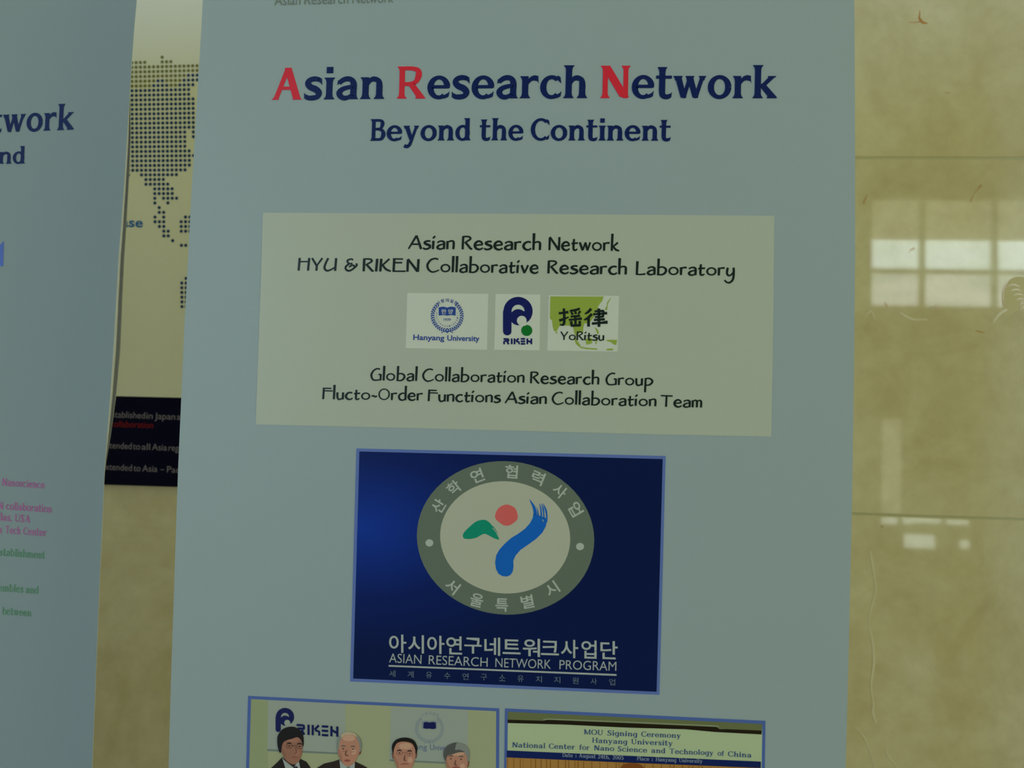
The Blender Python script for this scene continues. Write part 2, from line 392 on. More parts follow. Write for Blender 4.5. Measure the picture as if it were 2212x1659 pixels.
    G['u'] = (P((20, 165, 40), (20, 60, 38), (45, 8, 34), (90, 5, 30), (142, 38, 26)) + Q((146, 165, 42), (142, 0, 38)), 165)
    G['L'] = (Q((30, 278, 42), (22, 4, 36)) + P((6, 8, 24), (100, 4, 26), (192, 18, 30)), 194)
    G['H'] = (Q((30, 265, 38), (18, 0, 36)) + Q((222, 265, 38), (206, 0, 36)) + Q((28, 186, 24), (215, 190, 24)), 240)
    G['Y'] = (Q((12, 264, 32), (112, 104, 36)) + Q((220, 264, 32), (112, 104, 26)) + Q((114, 112, 34), (108, 0, 36)), 232)
    G['U'] = (P((82, 264, 34), (30, 150, 34), (12, 60, 36), (55, 6, 34), (120, 15, 28), (228, 76, 24)) + Q((240, 265, 38), (228, 0, 36)), 256)
    G['&'] = (P((180, 230, 30), (140, 250, 26), (62, 225, 32), (60, 182, 32), (110, 155, 26), (165, 160, 28)) + P((110, 155, 26), (40, 110, 34), (16, 60, 36), (60, 12, 34), (120, 10, 32), (196, 56, 32), (212, 105, 30), (160, 122, 28), (95, 82, 28)) +
              P((185, 48, 26), (245, 96, 32), (266, 136, 34), (240, 152, 30)), 282)
    G['I'] = (Q((32, 265, 38), (18, 0, 38)), 52)
    G['K'] = (Q((30, 265, 38), (18, 0, 38)) + Q((182, 264, 30), (46, 122, 28)) + P((55, 138, 30), (125, 48, 36), (216, 6, 28)), 216)
    G['E'] = (Q((30, 262, 38), (24, 4, 38)) + Q((2, 262, 26), (192, 262, 26)) + Q((32, 186, 28), (180, 186, 28)) + Q((2, 8, 26), (250, 10, 26)), 238)
    G['F'] = (Q((26, 255, 38), (18, 0, 38)) + Q((2, 256, 26), (194, 254, 26)) + Q((36, 196, 24), (222, 194, 24)), 208)
    G['T'] = (Q((4, 258, 28), (266, 254, 28)) + Q((132, 255, 34), (124, 0, 36)), 262)
    G['-'] = (P((0, 78, 24), (40, 98, 30), (82, 74, 34), (126, 94, 24)), 126)
    return G, 265.0

FONT_HEAD = serif_font(48, 31, 17)
FONT_TEXT = serif_font(46, 22, 20)
FONT_BOOK = serif_font(44, 22, 24)
FONT_HAND = hand_font()

# plain letters come from Blender's own built-in text object
_glyph_cache = {}
def plain(body, weight=0.0):
    key = (body, weight)
    if key not in _glyph_cache:
        cu = bpy.data.curves.new('lettering', 'FONT')
        cu.body = body
        cu.offset = weight
        cu.resolution_u = 4
        ob = bpy.data.objects.new('lettering', cu)
        COL.objects.link(ob)
        dg = bpy.context.evaluated_depsgraph_get()
        dg.update()
        me = bpy.data.meshes.new_from_object(ob.evaluated_get(dg))
        ps = [[(me.vertices[i].co.x, me.vertices[i].co.y) for i in p.vertices] for p in me.polygons]
        _glyph_cache[key] = ps
        bpy.data.meshes.remove(me)
        bpy.data.objects.remove(ob)
        bpy.data.curves.remove(cu)
    return _glyph_cache[key]

def bounds(ps):
    xs = [p[0] for q in ps for p in q]; ys = [p[1] for q in ps for p in q]
    return min(xs), max(xs), min(ys), max(ys)

PLAIN_CAP = bounds(plain('H'))[3]

def spell(font, word, gap, special=None):
    """[(letter, polygons)] laid side by side in font units"""
    G, cap = font
    x, out = 0.0, []
    for ch in word:
        if ch == ' ':
            x += cap * .3; continue
        ps, adv = G[ch]
        out.append((ch, [[(p[0] + x, p[1]) for p in q] for q in ps]))
        x += adv + gap
    return out

def lean_at(x):
    return 0.044 - (x - 400) * 0.033 / 1436

def set_word(pr, font, word, x0, x1, y0, y1, cap, ink_name, gap=14, weight=0.0, special=None, dh=0.0, lean=None):
    """one word between x0 and x1, its baseline from y0 to y1, capitals `cap` high"""
    if font is None:
        letters = [('', plain(word, weight))]; unit = PLAIN_CAP
    else:
        letters = spell(font, word, gap); unit = font[1]
    allp = [q for _, ps in letters for q in ps]
    bx0, bx1, _, _ = bounds(allp)
    k = lean_at((x0 + x1) / 2) if lean is None else lean
    for ch, ps in letters:
        m = special.get(ch, ink_name) if special else ink_name
        for q in ps:
            pts = []
            for gx, gy in q:
                t = (gx - bx0) / (bx1 - bx0)
                h = gy / unit * cap
                pts.append((x0 + t * (x1 - x0) + k * h, y0 + t * (y1 - y0) - h))
            pr.poly(pts, m, dh)

def set_glyph(pr, body, cx, cy, w, h, ink_name, turn=0.0, weight=0.0, dh=0.0, skew=0.0):
    """one sign centred at cx, cy inside a w x h box, turned clockwise"""
    ps = plain(body, weight)
    a, b, c, d = bounds(ps)
    t = radians(turn)
    for q in ps:
        pts = []
        for gx, gy in q:
            u = ((gx - a) / (b - a) - .5) * w
            v = -((gy - c) / (d - c) - .5) * h
            x, y = u * cos(t) - v * sin(t), u * sin(t) + v * cos(t)
            pts.append((cx + x, cy + y + skew * x))
        pr.poly(pts, ink_name, dh)

def Z(ox, oy, s):
    """coordinates read off an enlarged image crop, mapped to full image pixels"""
    f = lambda pts: [(ox + x / s, oy + y / s) for x, y in pts]
    f.x = lambda x: ox + x / s
    f.y = lambda y: oy + y / s
    f.k = 1 / s
    return f

def quad_frame(o, i):
    """four quads between an outer and an inner four-corner outline"""
    return [[o[k], o[(k + 1) % 4], i[(k + 1) % 4], i[k]] for k in range(4)]

# ---------------------------------------------------------------- materials
ink('sheet_blue', (117, 133, 123), 0.42, 0.6)
ink('sheet_blue_side', (113, 129, 116), 0.5, 0.25)
ink('sheet_back', (150, 158, 138), 0.6, 0.3)
ink('heading_navy', (5, 22, 62))
ink('heading_red', (180, 32, 42))
ink('header_grey', (88, 100, 84))
ink('panel_cream', (138, 147, 122), 0.30, 0.45)
ink('hand_black', (14, 26, 20))
ink('card_white', (158, 166, 141), 0.30, 0.45)
ink('crest_blue', (28, 54, 108))
ink('crest_haze', (112, 126, 128))
ink('mark_navy', (10, 18, 66))
ink('mark_green', (8, 88, 26))
ink('map_green', (114, 134, 48))
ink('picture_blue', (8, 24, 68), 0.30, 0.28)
ink('picture_border', (72, 92, 132))
ink('photo_border', (60, 82, 124))
ink('seal_grey', (78, 90, 72))
ink('seal_white', (140, 145, 118))
ink('seal_letter', (138, 148, 128))
ink('brush_red', (192, 78, 68))
ink('brush_green', (6, 112, 80))
ink('brush_blue', (10, 78, 140))
ink('caption_white', (132, 142, 128))
ink('caption_dim', (82, 98, 100))
ink('photo_cream', (128, 135, 96))
ink('photo_cream_left', (118, 128, 88))
ink('photo_board', (122, 132, 112))
ink('photo_ledge', (92, 104, 90))
ink('photo_navy', (12, 20, 60))
ink('photo_crest', (104, 116, 112))
ink('photo_letter', (70, 84, 108))
ink('suit_dark', (26, 22, 18))
ink('suit_brown', (34, 26, 20))
ink('shirt', (128, 138, 124))
ink('tie', (40, 34, 44))
ink('skin_tan', (122, 86, 64))
ink('skin_fair', (146, 106, 80))
ink('skin_shade', (98, 66, 50))
ink('skin_mid', (112, 80, 60))
ink('skin_warm', (132, 94, 70))
ink('skin_light', (158, 126, 96))
ink('lips', (120, 64, 54))
ink('hair_black', (20, 18, 16))
ink('hair_grey', (104, 110, 96))
ink('hair_salt', (66, 68, 60))
ink('scalp', (150, 138, 104))
ink('eye_dark', (44, 34, 28))
ink('board_green', (140, 156, 112))
ink('board_top', (84, 92, 54))
ink('rail_dark', (24, 18, 8))
ink('rail_light', (116, 126, 92))
ink('band_navy', (8, 24, 66))
ink('band_letter', (112, 128, 130))
ink('board_letter', (36, 60, 92))
ink('photo_wood', (138, 102, 46))
ink('photo_wood_dark', (112, 76, 26))
ink('photo_hair', (104, 58, 20))
ink('side_pink', (142, 80, 114))
ink('side_green', (72, 118, 80))
ink('side_arrow', (68, 92, 142))
ink('poster_white', (142, 149, 124), 0.3, 0.5, (1.3, 1.3, 1.5))
ink('poster_blue', (14, 42, 76))
ink('poster_olive', (84, 88, 46))
ink('poster_navy', (4, 5, 24), 0.35, 0.14)
ink('poster_letter', (92, 92, 98))
ink('poster_red', (96, 12, 18))
ink('poster_cyan', (22, 78, 126))
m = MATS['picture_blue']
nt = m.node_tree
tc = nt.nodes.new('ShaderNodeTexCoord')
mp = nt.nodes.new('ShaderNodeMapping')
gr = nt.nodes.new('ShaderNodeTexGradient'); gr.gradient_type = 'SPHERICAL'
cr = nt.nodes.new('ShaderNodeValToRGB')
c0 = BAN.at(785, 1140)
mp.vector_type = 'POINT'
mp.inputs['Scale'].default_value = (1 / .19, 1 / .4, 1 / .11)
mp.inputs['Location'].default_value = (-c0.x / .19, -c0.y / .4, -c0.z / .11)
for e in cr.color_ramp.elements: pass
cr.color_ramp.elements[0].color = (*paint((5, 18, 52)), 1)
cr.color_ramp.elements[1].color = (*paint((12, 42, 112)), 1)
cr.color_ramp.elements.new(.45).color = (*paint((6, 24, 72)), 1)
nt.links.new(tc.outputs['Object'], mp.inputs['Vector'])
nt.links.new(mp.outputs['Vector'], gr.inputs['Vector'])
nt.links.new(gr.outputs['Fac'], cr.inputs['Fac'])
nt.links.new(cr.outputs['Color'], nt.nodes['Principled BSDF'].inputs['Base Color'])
mat('pole_steel', (0.55, 0.56, 0.56), 0.3, 0.5, 1.0)
mat('base_black', (0.03, 0.03, 0.03), 0.4, 0.4)
mat('rail_grey', (0.42, 0.43, 0.42), 0.35, 0.5, 0.6)

# polished beige marble
m = mat('marble', paint((132, 131, 91)), 0.03, 0.5)
MB = (1.40, 1.45, 1.95)                                    # the slabs themselves are paler than they look in the banners' shade
nt = m.node_tree
b = nt.nodes['Principled BSDF']
tc = nt.nodes.new('ShaderNodeTexCoord')
def _noise(scale, detail, rough=0.6, dist=0.0):
    n = nt.nodes.new('ShaderNodeTexNoise')
    n.inputs['Scale'].default_value = scale
    n.inputs['Detail'].default_value = detail
    n.inputs['Roughness'].default_value = rough
    n.inputs['Distortion'].default_value = dist
    nt.links.new(tc.outputs['Object'], n.inputs['Vector'])
    return n
n1, n2 = _noise(7.0, 6, 0.62, 0.6), _noise(38.0, 4, 0.6)
r1 = nt.nodes.new('ShaderNodeValToRGB')
r1.color_ramp.elements[0].position, r1.color_ramp.elements[1].position = 0.30, 0.72
r1.color_ramp.elements[0].color = (*paint((124, 120, 78), MB), 1)
r1.color_ramp.elements[1].color = (*paint((137, 138, 98), MB), 1)
r2 = nt.nodes.new('ShaderNodeValToRGB')
r2.color_ramp.elements[0].position, r2.color_ramp.elements[1].position = 0.28, 0.75
r2.color_ramp.elements[0].color = (0.94, 0.93, 0.90, 1)
r2.color_ramp.elements[1].color = (1.04, 1.04, 1.04, 1)
mx = nt.nodes.new('ShaderNodeMix'); mx.data_type = 'RGBA'; mx.blend_type = 'MULTIPLY'
mx.inputs['Factor'].default_value = 1.0
nt.links.new(n1.outputs['Fac'], r1.inputs['Fac'])
nt.links.new(n2.outputs['Fac'], r2.inputs['Fac'])
nt.links.new(r1.outputs['Color'], mx.inputs['A'])
nt.links.new(r2.outputs['Color'], mx.inputs['B'])
nt.links.new(mx.outputs['Result'], b.inputs['Base Color'])
mat('marble_brown', paint((122, 108, 64), MB), 0.08, 0.5)
mat('marble_rust', paint((118, 86, 40), MB), 0.08, 0.5)
mat('marble_pale', paint((139, 139, 101), MB), 0.08, 0.5)
mat('marble_shell', paint((128, 126, 82), MB), 0.5, 0.2)
mat('grout', paint((114, 117, 78), MB), 0.5, 0.3)
m = mat('floor_stone', (0.36, 0.34, 0.28), 0.18, 0.5)
noise_into(m, 'Base Color', (0.52, 0.49, 0.41), (0.64, 0.61, 0.52), 12.0)
mat('hall_plaster', (0.24, 0.24, 0.21), 0.8, 0.2)
mat('hall_plaster_pale', (0.82, 0.80, 0.72), 0.7, 0.2)
mat('window_frame', (0.34, 0.34, 0.26), 0.5, 0.3)
mat('blind_cloth', (0.62, 0.60, 0.50), 0.8, 0.1, emit=(0.86, 0.90, 0.70), power=1.5)
m = mat('street_pane', (0.8, 0.85, 0.85), 0.1, 0.5, emit=(0.80, 0.95, 0.95), power=5.0)
noise_into(m, 'Emission Color', (0.66, 0.76, 0.76), (1.0, 1.06, 1.06), 3.2, 2.0, 0.35, 0.62, (.5, 1, 3))
m = mat('daylight_pane', (0.8, 0.85, 0.85), 0.1, 0.5, emit=(0.80, 1.0, 0.98), power=7.0)
mat('spot_glow', (0.8, 0.85, 0.85), 0.1, 0.5, emit=(0.84, 0.96, 0.92), power=4.6)
noise_into(m, 'Emission Color', (0.74, 0.92, 0.90), (0.98, 1.18, 1.22), 2.6, 2.0, 0.3, 0.62, (1, 1, 1.6))
mat('blue_pane', (0.8, 0.85, 0.9), 0.1, 0.5, emit=(0.42, 0.66, 1.0), power=9.5)
mat('paper_white', (0.85, 0.86, 0.86), 0.6, 0.2)
mat('table_wood', (0.30, 0.24, 0.15), 0.4, 0.4)

# ---------------------------------------------------------------- the hall: floor, marble wall, window wall
s = Solid(); s.box(-6, 6, -6.2, Y_WALL + 0.12, -0.1, 0.0)
o = s.build('floor', ['floor_stone']); o['kind'] = 'structure'

zj = [0.0]
z_up = 0.5 * (WALL.at(1850, 340).z + WALL.at(2212, 343).z)
z_lo = 0.5 * (WALL.at(1850, 1112).z + WALL.at(2212, 1121).z)
pitch_z = z_up - z_lo
joints = [z_lo + pitch_z * k for k in range(-2, 6)]
V, F, MI = [], [], []
G2 = 0.0028
def wq(x0, x1, z0, z1, y0, y1, mi):
    i = len(V)
    V.extend([(x0, y0, z0), (x1, y0, z0), (x1, y1, z1), (x0, y1, z1)])
    F.append([i, i + 1, i + 2, i + 3]); MI.append(mi)
for X0, X1, lift in ((-3.0, 0.10, 0.022), (0.10, 3.0, 0.0)):      # slabs left of the big banner sit a little higher
    edges = [0.0] + [z + lift for z in joints if 0.05 < z < 3.2] + [3.4]
    for k in range(len(edges) - 1):
        a = edges[k] + (G2 if k else 0)
        c = edges[k + 1] - (G2 if k < len(edges) - 2 else 0)
        wq(X0, X1, a, c, Y_WALL, Y_WALL, 0)
        if k < len(edges) - 2:
            zt = edges[k + 1]
            wq(X0, X1, zt - G2, zt - G2 * .6, Y_WALL, Y_WALL + 0.0015, 0)
            wq(X0, X1, zt - G2 * .6, zt + G2 * .6, Y_WALL + 0.0015, Y_WALL + 0.0015, 1)
            wq(X0, X1, zt + G2 * .6, zt + G2, Y_WALL + 0.0015, Y_WALL, 0)
i = len(V)                                                     # body of the wall behind the slabs
V += [(-3, Y_WALL, 0), (3, Y_WALL, 0), (3, Y_WALL + .1, 0), (-3, Y_WALL + .1, 0), (-3, Y_WALL, 3.4), (3, Y_WALL, 3.4), (3, Y_WALL + .1, 3.4), (-3, Y_WALL + .1, 3.4)]
for q in ((2, 3, 7, 6), (0, 3, 7, 4), (1, 2, 6, 5), (4, 5, 6, 7)):
    F.append([i + k for k in q]); MI.append(0)
wall = mesh('wall_back', V, F, ['marble', 'grout'], None, MI)
wall['kind'] = 'structure'

# natural marks in the marble
def mark(name, strokes, mname, blobs=()):
    p = Print(WALL, 0.0003)
    for st in strokes: p.polys(pen(st), mname)
    for bl in blobs: p.poly(bl, mname)
    o = p.build(name); o.parent = wall
    return o
z1 = Z(1840, 0, 5.925)
mark('marble_vein', [z1([(870, 130), (868, 180), (860, 215), (872, 250), (880, 285)]) and [(1986.8, 22, 1.2), (1986.5, 32, 2.5), (1985.5, 37, 3.5), (1988, 43, 5.5), (1994, 49, 5.0), (2004, 50.5, 1.5)],
     [(1962, 48.5, .8), (1978, 48.5, 1.6), (1988, 47, 2)]], 'marble_rust')
mark('marble_vein', [[(1868, 437, 1), (1866, 438, 5), (1872, 424, 4), (1874, 421, 1)], [(2040, 199.5, 1), (2046, 200.5, 2.6), (2054, 201, 1)], [(2116, 402, 5), (2118, 403, 6), (2105, 418, 1.5), (2097, 433, 5), (2098, 434, 3)],
     [(1911, 653, 3), (1915, 660, 4.5), (1917, 664, 2)], [(2018, 658, 1), (2024, 668, 4), (2028, 673, 1)], [(2106, 714, 1), (2116, 716.5, 5), (2128, 719, 1.2)], [(1964, 540, 1), (1972, 538, 6), (1975, 535, 2), (1962, 546, 2)],
     [(1903, 1135, 3), (1906, 1138, 6), (1908, 1140, 2)]], 'marble_brown')
mark('marble_vein', [[(1880, 1190, 3), (1884, 1215, 5), (1888, 1240, 4), (1892, 1275, 3), (1886, 1300, 4), (1876, 1345, 2.5), (1884, 1380, 4), (1888, 1430, 5), (1882, 1480, 4), (1887, 1520, 3), (1886, 1538, 6), (1892, 1562, 3)],
     [(1848, 1570, 2), (1866, 1592, 3), (1878, 1620, 2.5), (1890, 1659, 2)], [(1914, 1610, 2), (1918, 1632, 3.5), (1940, 1658, 2)],
     [(1870, 684, 2), (1882, 672, 3), (1890, 690, 2)], [(1944, 674, 2), (1955, 682, 4), (1975, 690, 4), (2004, 690, 2)], [(2002, 664, 2), (2012, 658, 3), (2020, 662, 2)],
     [(2146, 696, 4), (2160, 678, 6), (2176, 668, 3)]], 'marble_pale')
p = Print(WALL, 0.0003)
p.poly([(2170, 620), (2180, 605), (2194, 598), (2208, 598), (2226, 606), (2236, 622), (2232, 640), (2218, 655), (2206, 664), (2192, 674), (2178, 682), (2162, 676), (2168, 668), (2164, 650), (2165, 634)], 'marble_shell')
p.polys(pen([(2176, 612, 2), (2168, 626, 4), (2166, 645, 3), (2170, 660, 2)]), 'marble_brown', .0002)
p.polys(pen([(2218, 640, 3), (2206, 652, 2.4), (2203, 668, 2)]), 'marble_brown', .0002)
for k in range(5):
    p.polys(pen([(2178 + 6 * k, 618 + 10 * k, 1.0), (2190 + 5 * k, 615 + 10 * k, 2.2), (2204 + 3 * k, 620 + 9 * k, 1.0)]), 'marble_pale', .0002)
o = p.build('marble_fossil'); o.parent = wall

# window wall across the hall, seen only in the polish of the marble and the sheen of the banners
Y_FAR = -6.0
FAR_M = Face((0, 2 * Y_WALL - Y_FAR, 0))                       # where it stands in the marble's reflection
FAR_B = Face((0, 2 * Y_BANNER - Y_FAR, 0))
def far(x, y, f=None):
    q = (f or FAR_M).at(x, y)
    return q.x, q.z
wx0, wz_b = far(1880, 661); _, wz_t = far(1880, 428)
_, wz_m0 = far(1885, 587); _, wz_m1 = far(1885, 581); _, wz_d = far(1885, 516)
wx1 = far(2450, 600)[0]
openings = [(wx0, wx1, wz_b, wz_t)]
dx0, dx1, dz0, dz1 = -4.9, -2.9, 0.98, 3.7
low = [far(1905, 1131) + far(1938, 1118), far(1950, 1131) + far(1967, 1118), far(1969, 1128) + far(2030, 1120), far(2044, 1132) + far(2090, 1124)]
s = Solid()
s.box(-6, dx0, Y_FAR - .15, Y_FAR, 0, 5.8)
s.box(dx0, dx1, Y_FAR - .15, Y_FAR, dz1, 5.8)
s.box(dx0, dx1, Y_FAR - .15, Y_FAR, 0, dz0)
s.box(dx1, wx0, Y_FAR - .15, Y_FAR, 0, 5.8)
s.box(wx0, wx1, Y_FAR - .15, Y_FAR, 0, wz_b)
s.box(wx0, wx1, Y_FAR - .15, Y_FAR, wz_t, 5.8)
s.box(wx1, 6, Y_FAR - .15, Y_FAR, 0, 5.8)
o = s.build('wall_front', ['hall_plaster']); o['kind'] = 'structure'

def window(name, x0, x1, z0, z1, xbars, zbars, pane, bar=0.035, blind=None):
    s = Solid()
    for x in (x0, x1 - bar): s.box(x, x + bar, Y_FAR - .1, Y_FAR + .02, z0, z1)
    for z in (z0, z1 - bar): s.box(x0 + bar, x1 - bar, Y_FAR - .1, Y_FAR + .02, z, z + bar)
    for x in xbars: s.box(x - bar / 2, x + bar / 2, Y_FAR - .08, Y_FAR + .015, z0 + bar, z1 - bar)
    for z in zbars: s.box(x0 + bar, x1 - bar, Y_FAR - .078, Y_FAR + .012, z - bar / 2, z + bar / 2)
    o = s.build(name, ['window_frame']); o['kind'] = 'structure'
    zs = [z0 + bar * .5] + list(zbars) + [z1 - bar * .5]
    for i, (za, zc) in enumerate(zip(zs, zs[1:])):
        g = Solid(); g.box(x0 + bar * .5, x1 - bar * .5, Y_FAR - .09, Y_FAR - .085, za, zc)
        gp = g.build('pane', [pane[min(i, len(pane) - 1)]]); gp.parent = o
    if blind:
        bsl = Solid(); bsl.box(x0 + bar, x1 - bar, Y_FAR - .06, Y_FAR - .055, blind, z1 - bar)
        bb = bsl.build('blind', ['blind_cloth']); bb.parent = o
    return o
bars = [far(1993, 600)[0], far(2150, 600)[0], far(2300, 600)[0]]
window('window_1', wx0 - .03, wx1, wz_b - .03, wz_t + .03, bars, [0.5 * (wz_m0 + wz_m1)], ['street_pane', 'daylight_pane'], .036, wz_d)
window('window_2', dx0, dx1, dz0, dz1, [-3.75], [1.8], ['blue_pane'], .05)  # unseen window, added and sized to give the banner its bluish sheen
# a pale pillar and bright spots below it, stood in for by glowing panels
px0 = far(1905, 1000)[0]; px1 = far(1945, 1000)[0]; pz0 = far(1925, 1108)[1]; pz1 = far(1925, 905)[1]
s = Solid(); s.box(px0, px1, Y_FAR, Y_FAR + .02, pz0, pz1)
o = s.build('window_3', ['blind_cloth']); o['kind'] = 'structure'  # panel in blind cloth, made to glow so the pillar shows in the marble
n = 4
for (a, zb, c, zt) in low + [far(1953, 1182) + far(2018, 1156), far(2074, 1183) + far(2092, 1168)]:
    s = Solid(); s.box(a, c, Y_FAR, Y_FAR + .02, zb, zt)
    o = s.build('window_%d' % n, ['spot_glow']); o['kind'] = 'structure'; n += 1  # glowing patches added for the bright spots mirrored in the marble

# ---------------------------------------------------------------- the tall light blue banner
BASE = Vector((0.0, Y_BANNER, 0.0))
left_e = [(438, 0), (435, 60), (424, 240), (414.5, 400), (409, 500), (406, 560), (399, 690), (391.5, 860), (385.3, 1000), (383, 1060), (376, 1270), (370, 1450), (365.6, 1599), (364.4, 1659)]
right_e = [(1845.3, 0), (1846, 30), (1847, 300), (1847.2, 550), (1844.5, 820), (1840, 1110), (1834, 1380), (1827.5, 1629), (1826.5, 1659)]
def sheet_outline(face, le, re, ztop, zbot):
    L = [face.sz(*p) for p in le]; R = [face.sz(*p) for p in re]
    L = [(L[0][0], ztop)] + L + [(L[-1][0] - .001, zbot)]
    R = [(R[0][0], ztop)] + R + [(R[-1][0], zbot)]
    return L, R
def sheet(face, name, L, R, mats, parent, th=0.0006):
    """thin printed sheet, front and back faces with an edge"""
    V, F, MI = [], [], []
    out = L + R[::-1]
    nO = len(out)
    for h in (0.0, -th):
        for s_, z_ in out: V.append(face.flat(s_, z_, h))
    F.append(list(range(nO))); MI.append(0)
    F.append(list(range(nO, 2 * nO))[::-1]); MI.append(1)
    for k in range(nO):
        j = (k + 1) % nO
        F.append([k, j, nO + j, nO + k]); MI.append(1)
    return mesh(name, V, F, mats, parent, MI)

L, R = sheet_outline(BAN, left_e, right_e, 2.0, 0.09)
cx_b = 0.5 * (L[0][0] + R[0][0])
banner = thing('banner_stand', (cx_b, Y_BANNER, 0), 'large light blue banner with cream panel and dark blue emblem picture', 'banner')
sheet(BAN, 'sheet', L, R, ['sheet_blue', 'sheet_back'], banner)
def stand(face, L, R, parent):
    s0, s1 = L[-1][0], R[-1][0]
    mid = 0.5 * (s0 + s1)
    def P3(s_, h, z): return face.flat(s_, z, h)
    def slab(a, c, h0, h1, z0, z1):
        i = len(V)
        for z in (z0, z1):
            for h in (h0, h1):
                for q in (a, c): V.append(P3(q, h, z))
        for q in ((0, 2, 3, 1), (4, 5, 7, 6), (0, 1, 5, 4), (2, 6, 7, 3), (0, 4, 6, 2), (1, 3, 7, 5)): F.append([i + k for k in q])
    V, F = [], []
    slab(s0 - .01, s1 + .01, 0.045, -0.075, 0.012, 0.10)
    mesh('base', V, F, ['rail_grey'], parent)
    for q in (s0 + .1, s1 - .1):
        V, F = [], []
        slab(q - .015, q + .015, .16, -.19, 0.0, .012)
        mesh('foot', V, F, ['base_black'], parent)
    V, F = [], []
    slab(L[0][0], R[0][0], 0.006, -0.010, 1.995, 2.02)
    mesh('top_rail', V, F, ['rail_grey'], parent)
    t = Solid(); t.tube(P3(mid, -.03, .1), P3(mid, -.016, 2.0), .008)
    t.build('pole', ['pole_steel'], parent)
stand(BAN, L, R, banner)

RED = {'A': 'heading_red', 'R': 'heading_red', 'N': 'heading_red'}
p = Print(BAN)
for w_, a, c, y0, y1, cap in (('Asian', 585.9, 830.6, 216.0, 213.9, 68.5), ('Research', 857.1, 1268.7, 213.3, 212.2, 69.4), ('Network', 1296.6, 1679, 212.2, 212.6, 70)):
    set_word(p, FONT_HEAD, w_, a, c, y0, y1, cap, 'heading_navy', gap=11, special=RED)
p.build('heading', banner, 'large serif heading in navy with red capitals')
p = Print(BAN)
for w_, a, c, y0, y1 in (('Beyond', 799.4, 1016.9, 304.4, 303.3), ('the', 1035.9, 1130.4, 303.3, 303.3), ('Continent', 1146.1, 1448.5, 303.3, 304.3)):
    set_word(p, FONT_HEAD, w_, a, c, y0, y1, 46.8, 'heading_navy', gap=12)
p.build('subtitle', banner, 'navy serif subtitle under the heading')
p = Print(BAN)
for w_, a, c, y0, y1 in (('Asian', 592.7, 648.8, 11.8, 10.2), ('Research', 657.8, 752.7, 10.0, 7.6), ('Network', 761.4, 850.3, 7.4, 5.6)):
    set_word(p, None, w_, a, c, y0, y1, 21.5, 'header_grey')
p.build('header_line', banner, 'small grey line cut by the top of the picture')

# --- cream panel
p = Print(BAN, .00025)
p.poly([(568, 459.7), (1120, 462.2), (1672.5, 466.2), (1671, 620), (1669, 780), (1666, 943.3), (1400, 938), (1100, 930), (800, 922.5), (552.5, 917.0), (558, 760), (563.5, 610)], 'panel_cream')
panel = p.build('text_panel', banner, 'cream panel of black handwritten style lettering')
HAND = [
    ('first', 28.6, [('Asian', 880.9, 982.6, 538.3, 538.6), ('Research', 997, 1169.2, 538.9, 540.6), ('Network', 1184.6, 1338.1, 540.6, 542.3)]),
    ('second', 27.6, [('HYU', 643, 728, 584.8, 585.4), ('&', 744, 772.7, 585.6, 586), ('RIKEN', 783.3, 906.2, 586.3, 587.4), ('Collaborative', 920.5, 1163.7, 587.6, 590.6), ('Research', 1182.2, 1354.4, 590.8, 593.2), ('Laboratory', 1373.1, 1587.4, 593.4, 595.8)]),
    ('third', 24.9, [('Global', 799.8, 902.1, 821.6, 823), ('Collaboration', 911.6, 1133.2, 823.4, 826.8), ('Research', 1144.8, 1294.7, 828.0, 830.8), ('Group', 1307.5, 1411.4, 831.4, 833.2)]),
    ('fourth', 24.5, [('Flucto-Order', 696, 912.9, 862.3, 865.2), ('Functions', 923.8, 1082.4, 866.6, 869.8), ('Asian', 1090, 1181.4, 871.2, 872.8), ('Collaboration', 1191.4, 1418.1, 873.2, 877.8), ('Team', 1426.8, 1516.9, 878.5, 880.4)]),
]
for _, cap, words in HAND:
    p = Print(BAN, .00045)
    for w_, a, c, y0, y1 in words:
        set_word(p, FONT_HAND, w_, a, c, y0, y1, cap, 'hand_black', gap=26)
    p.build('text_line', panel)

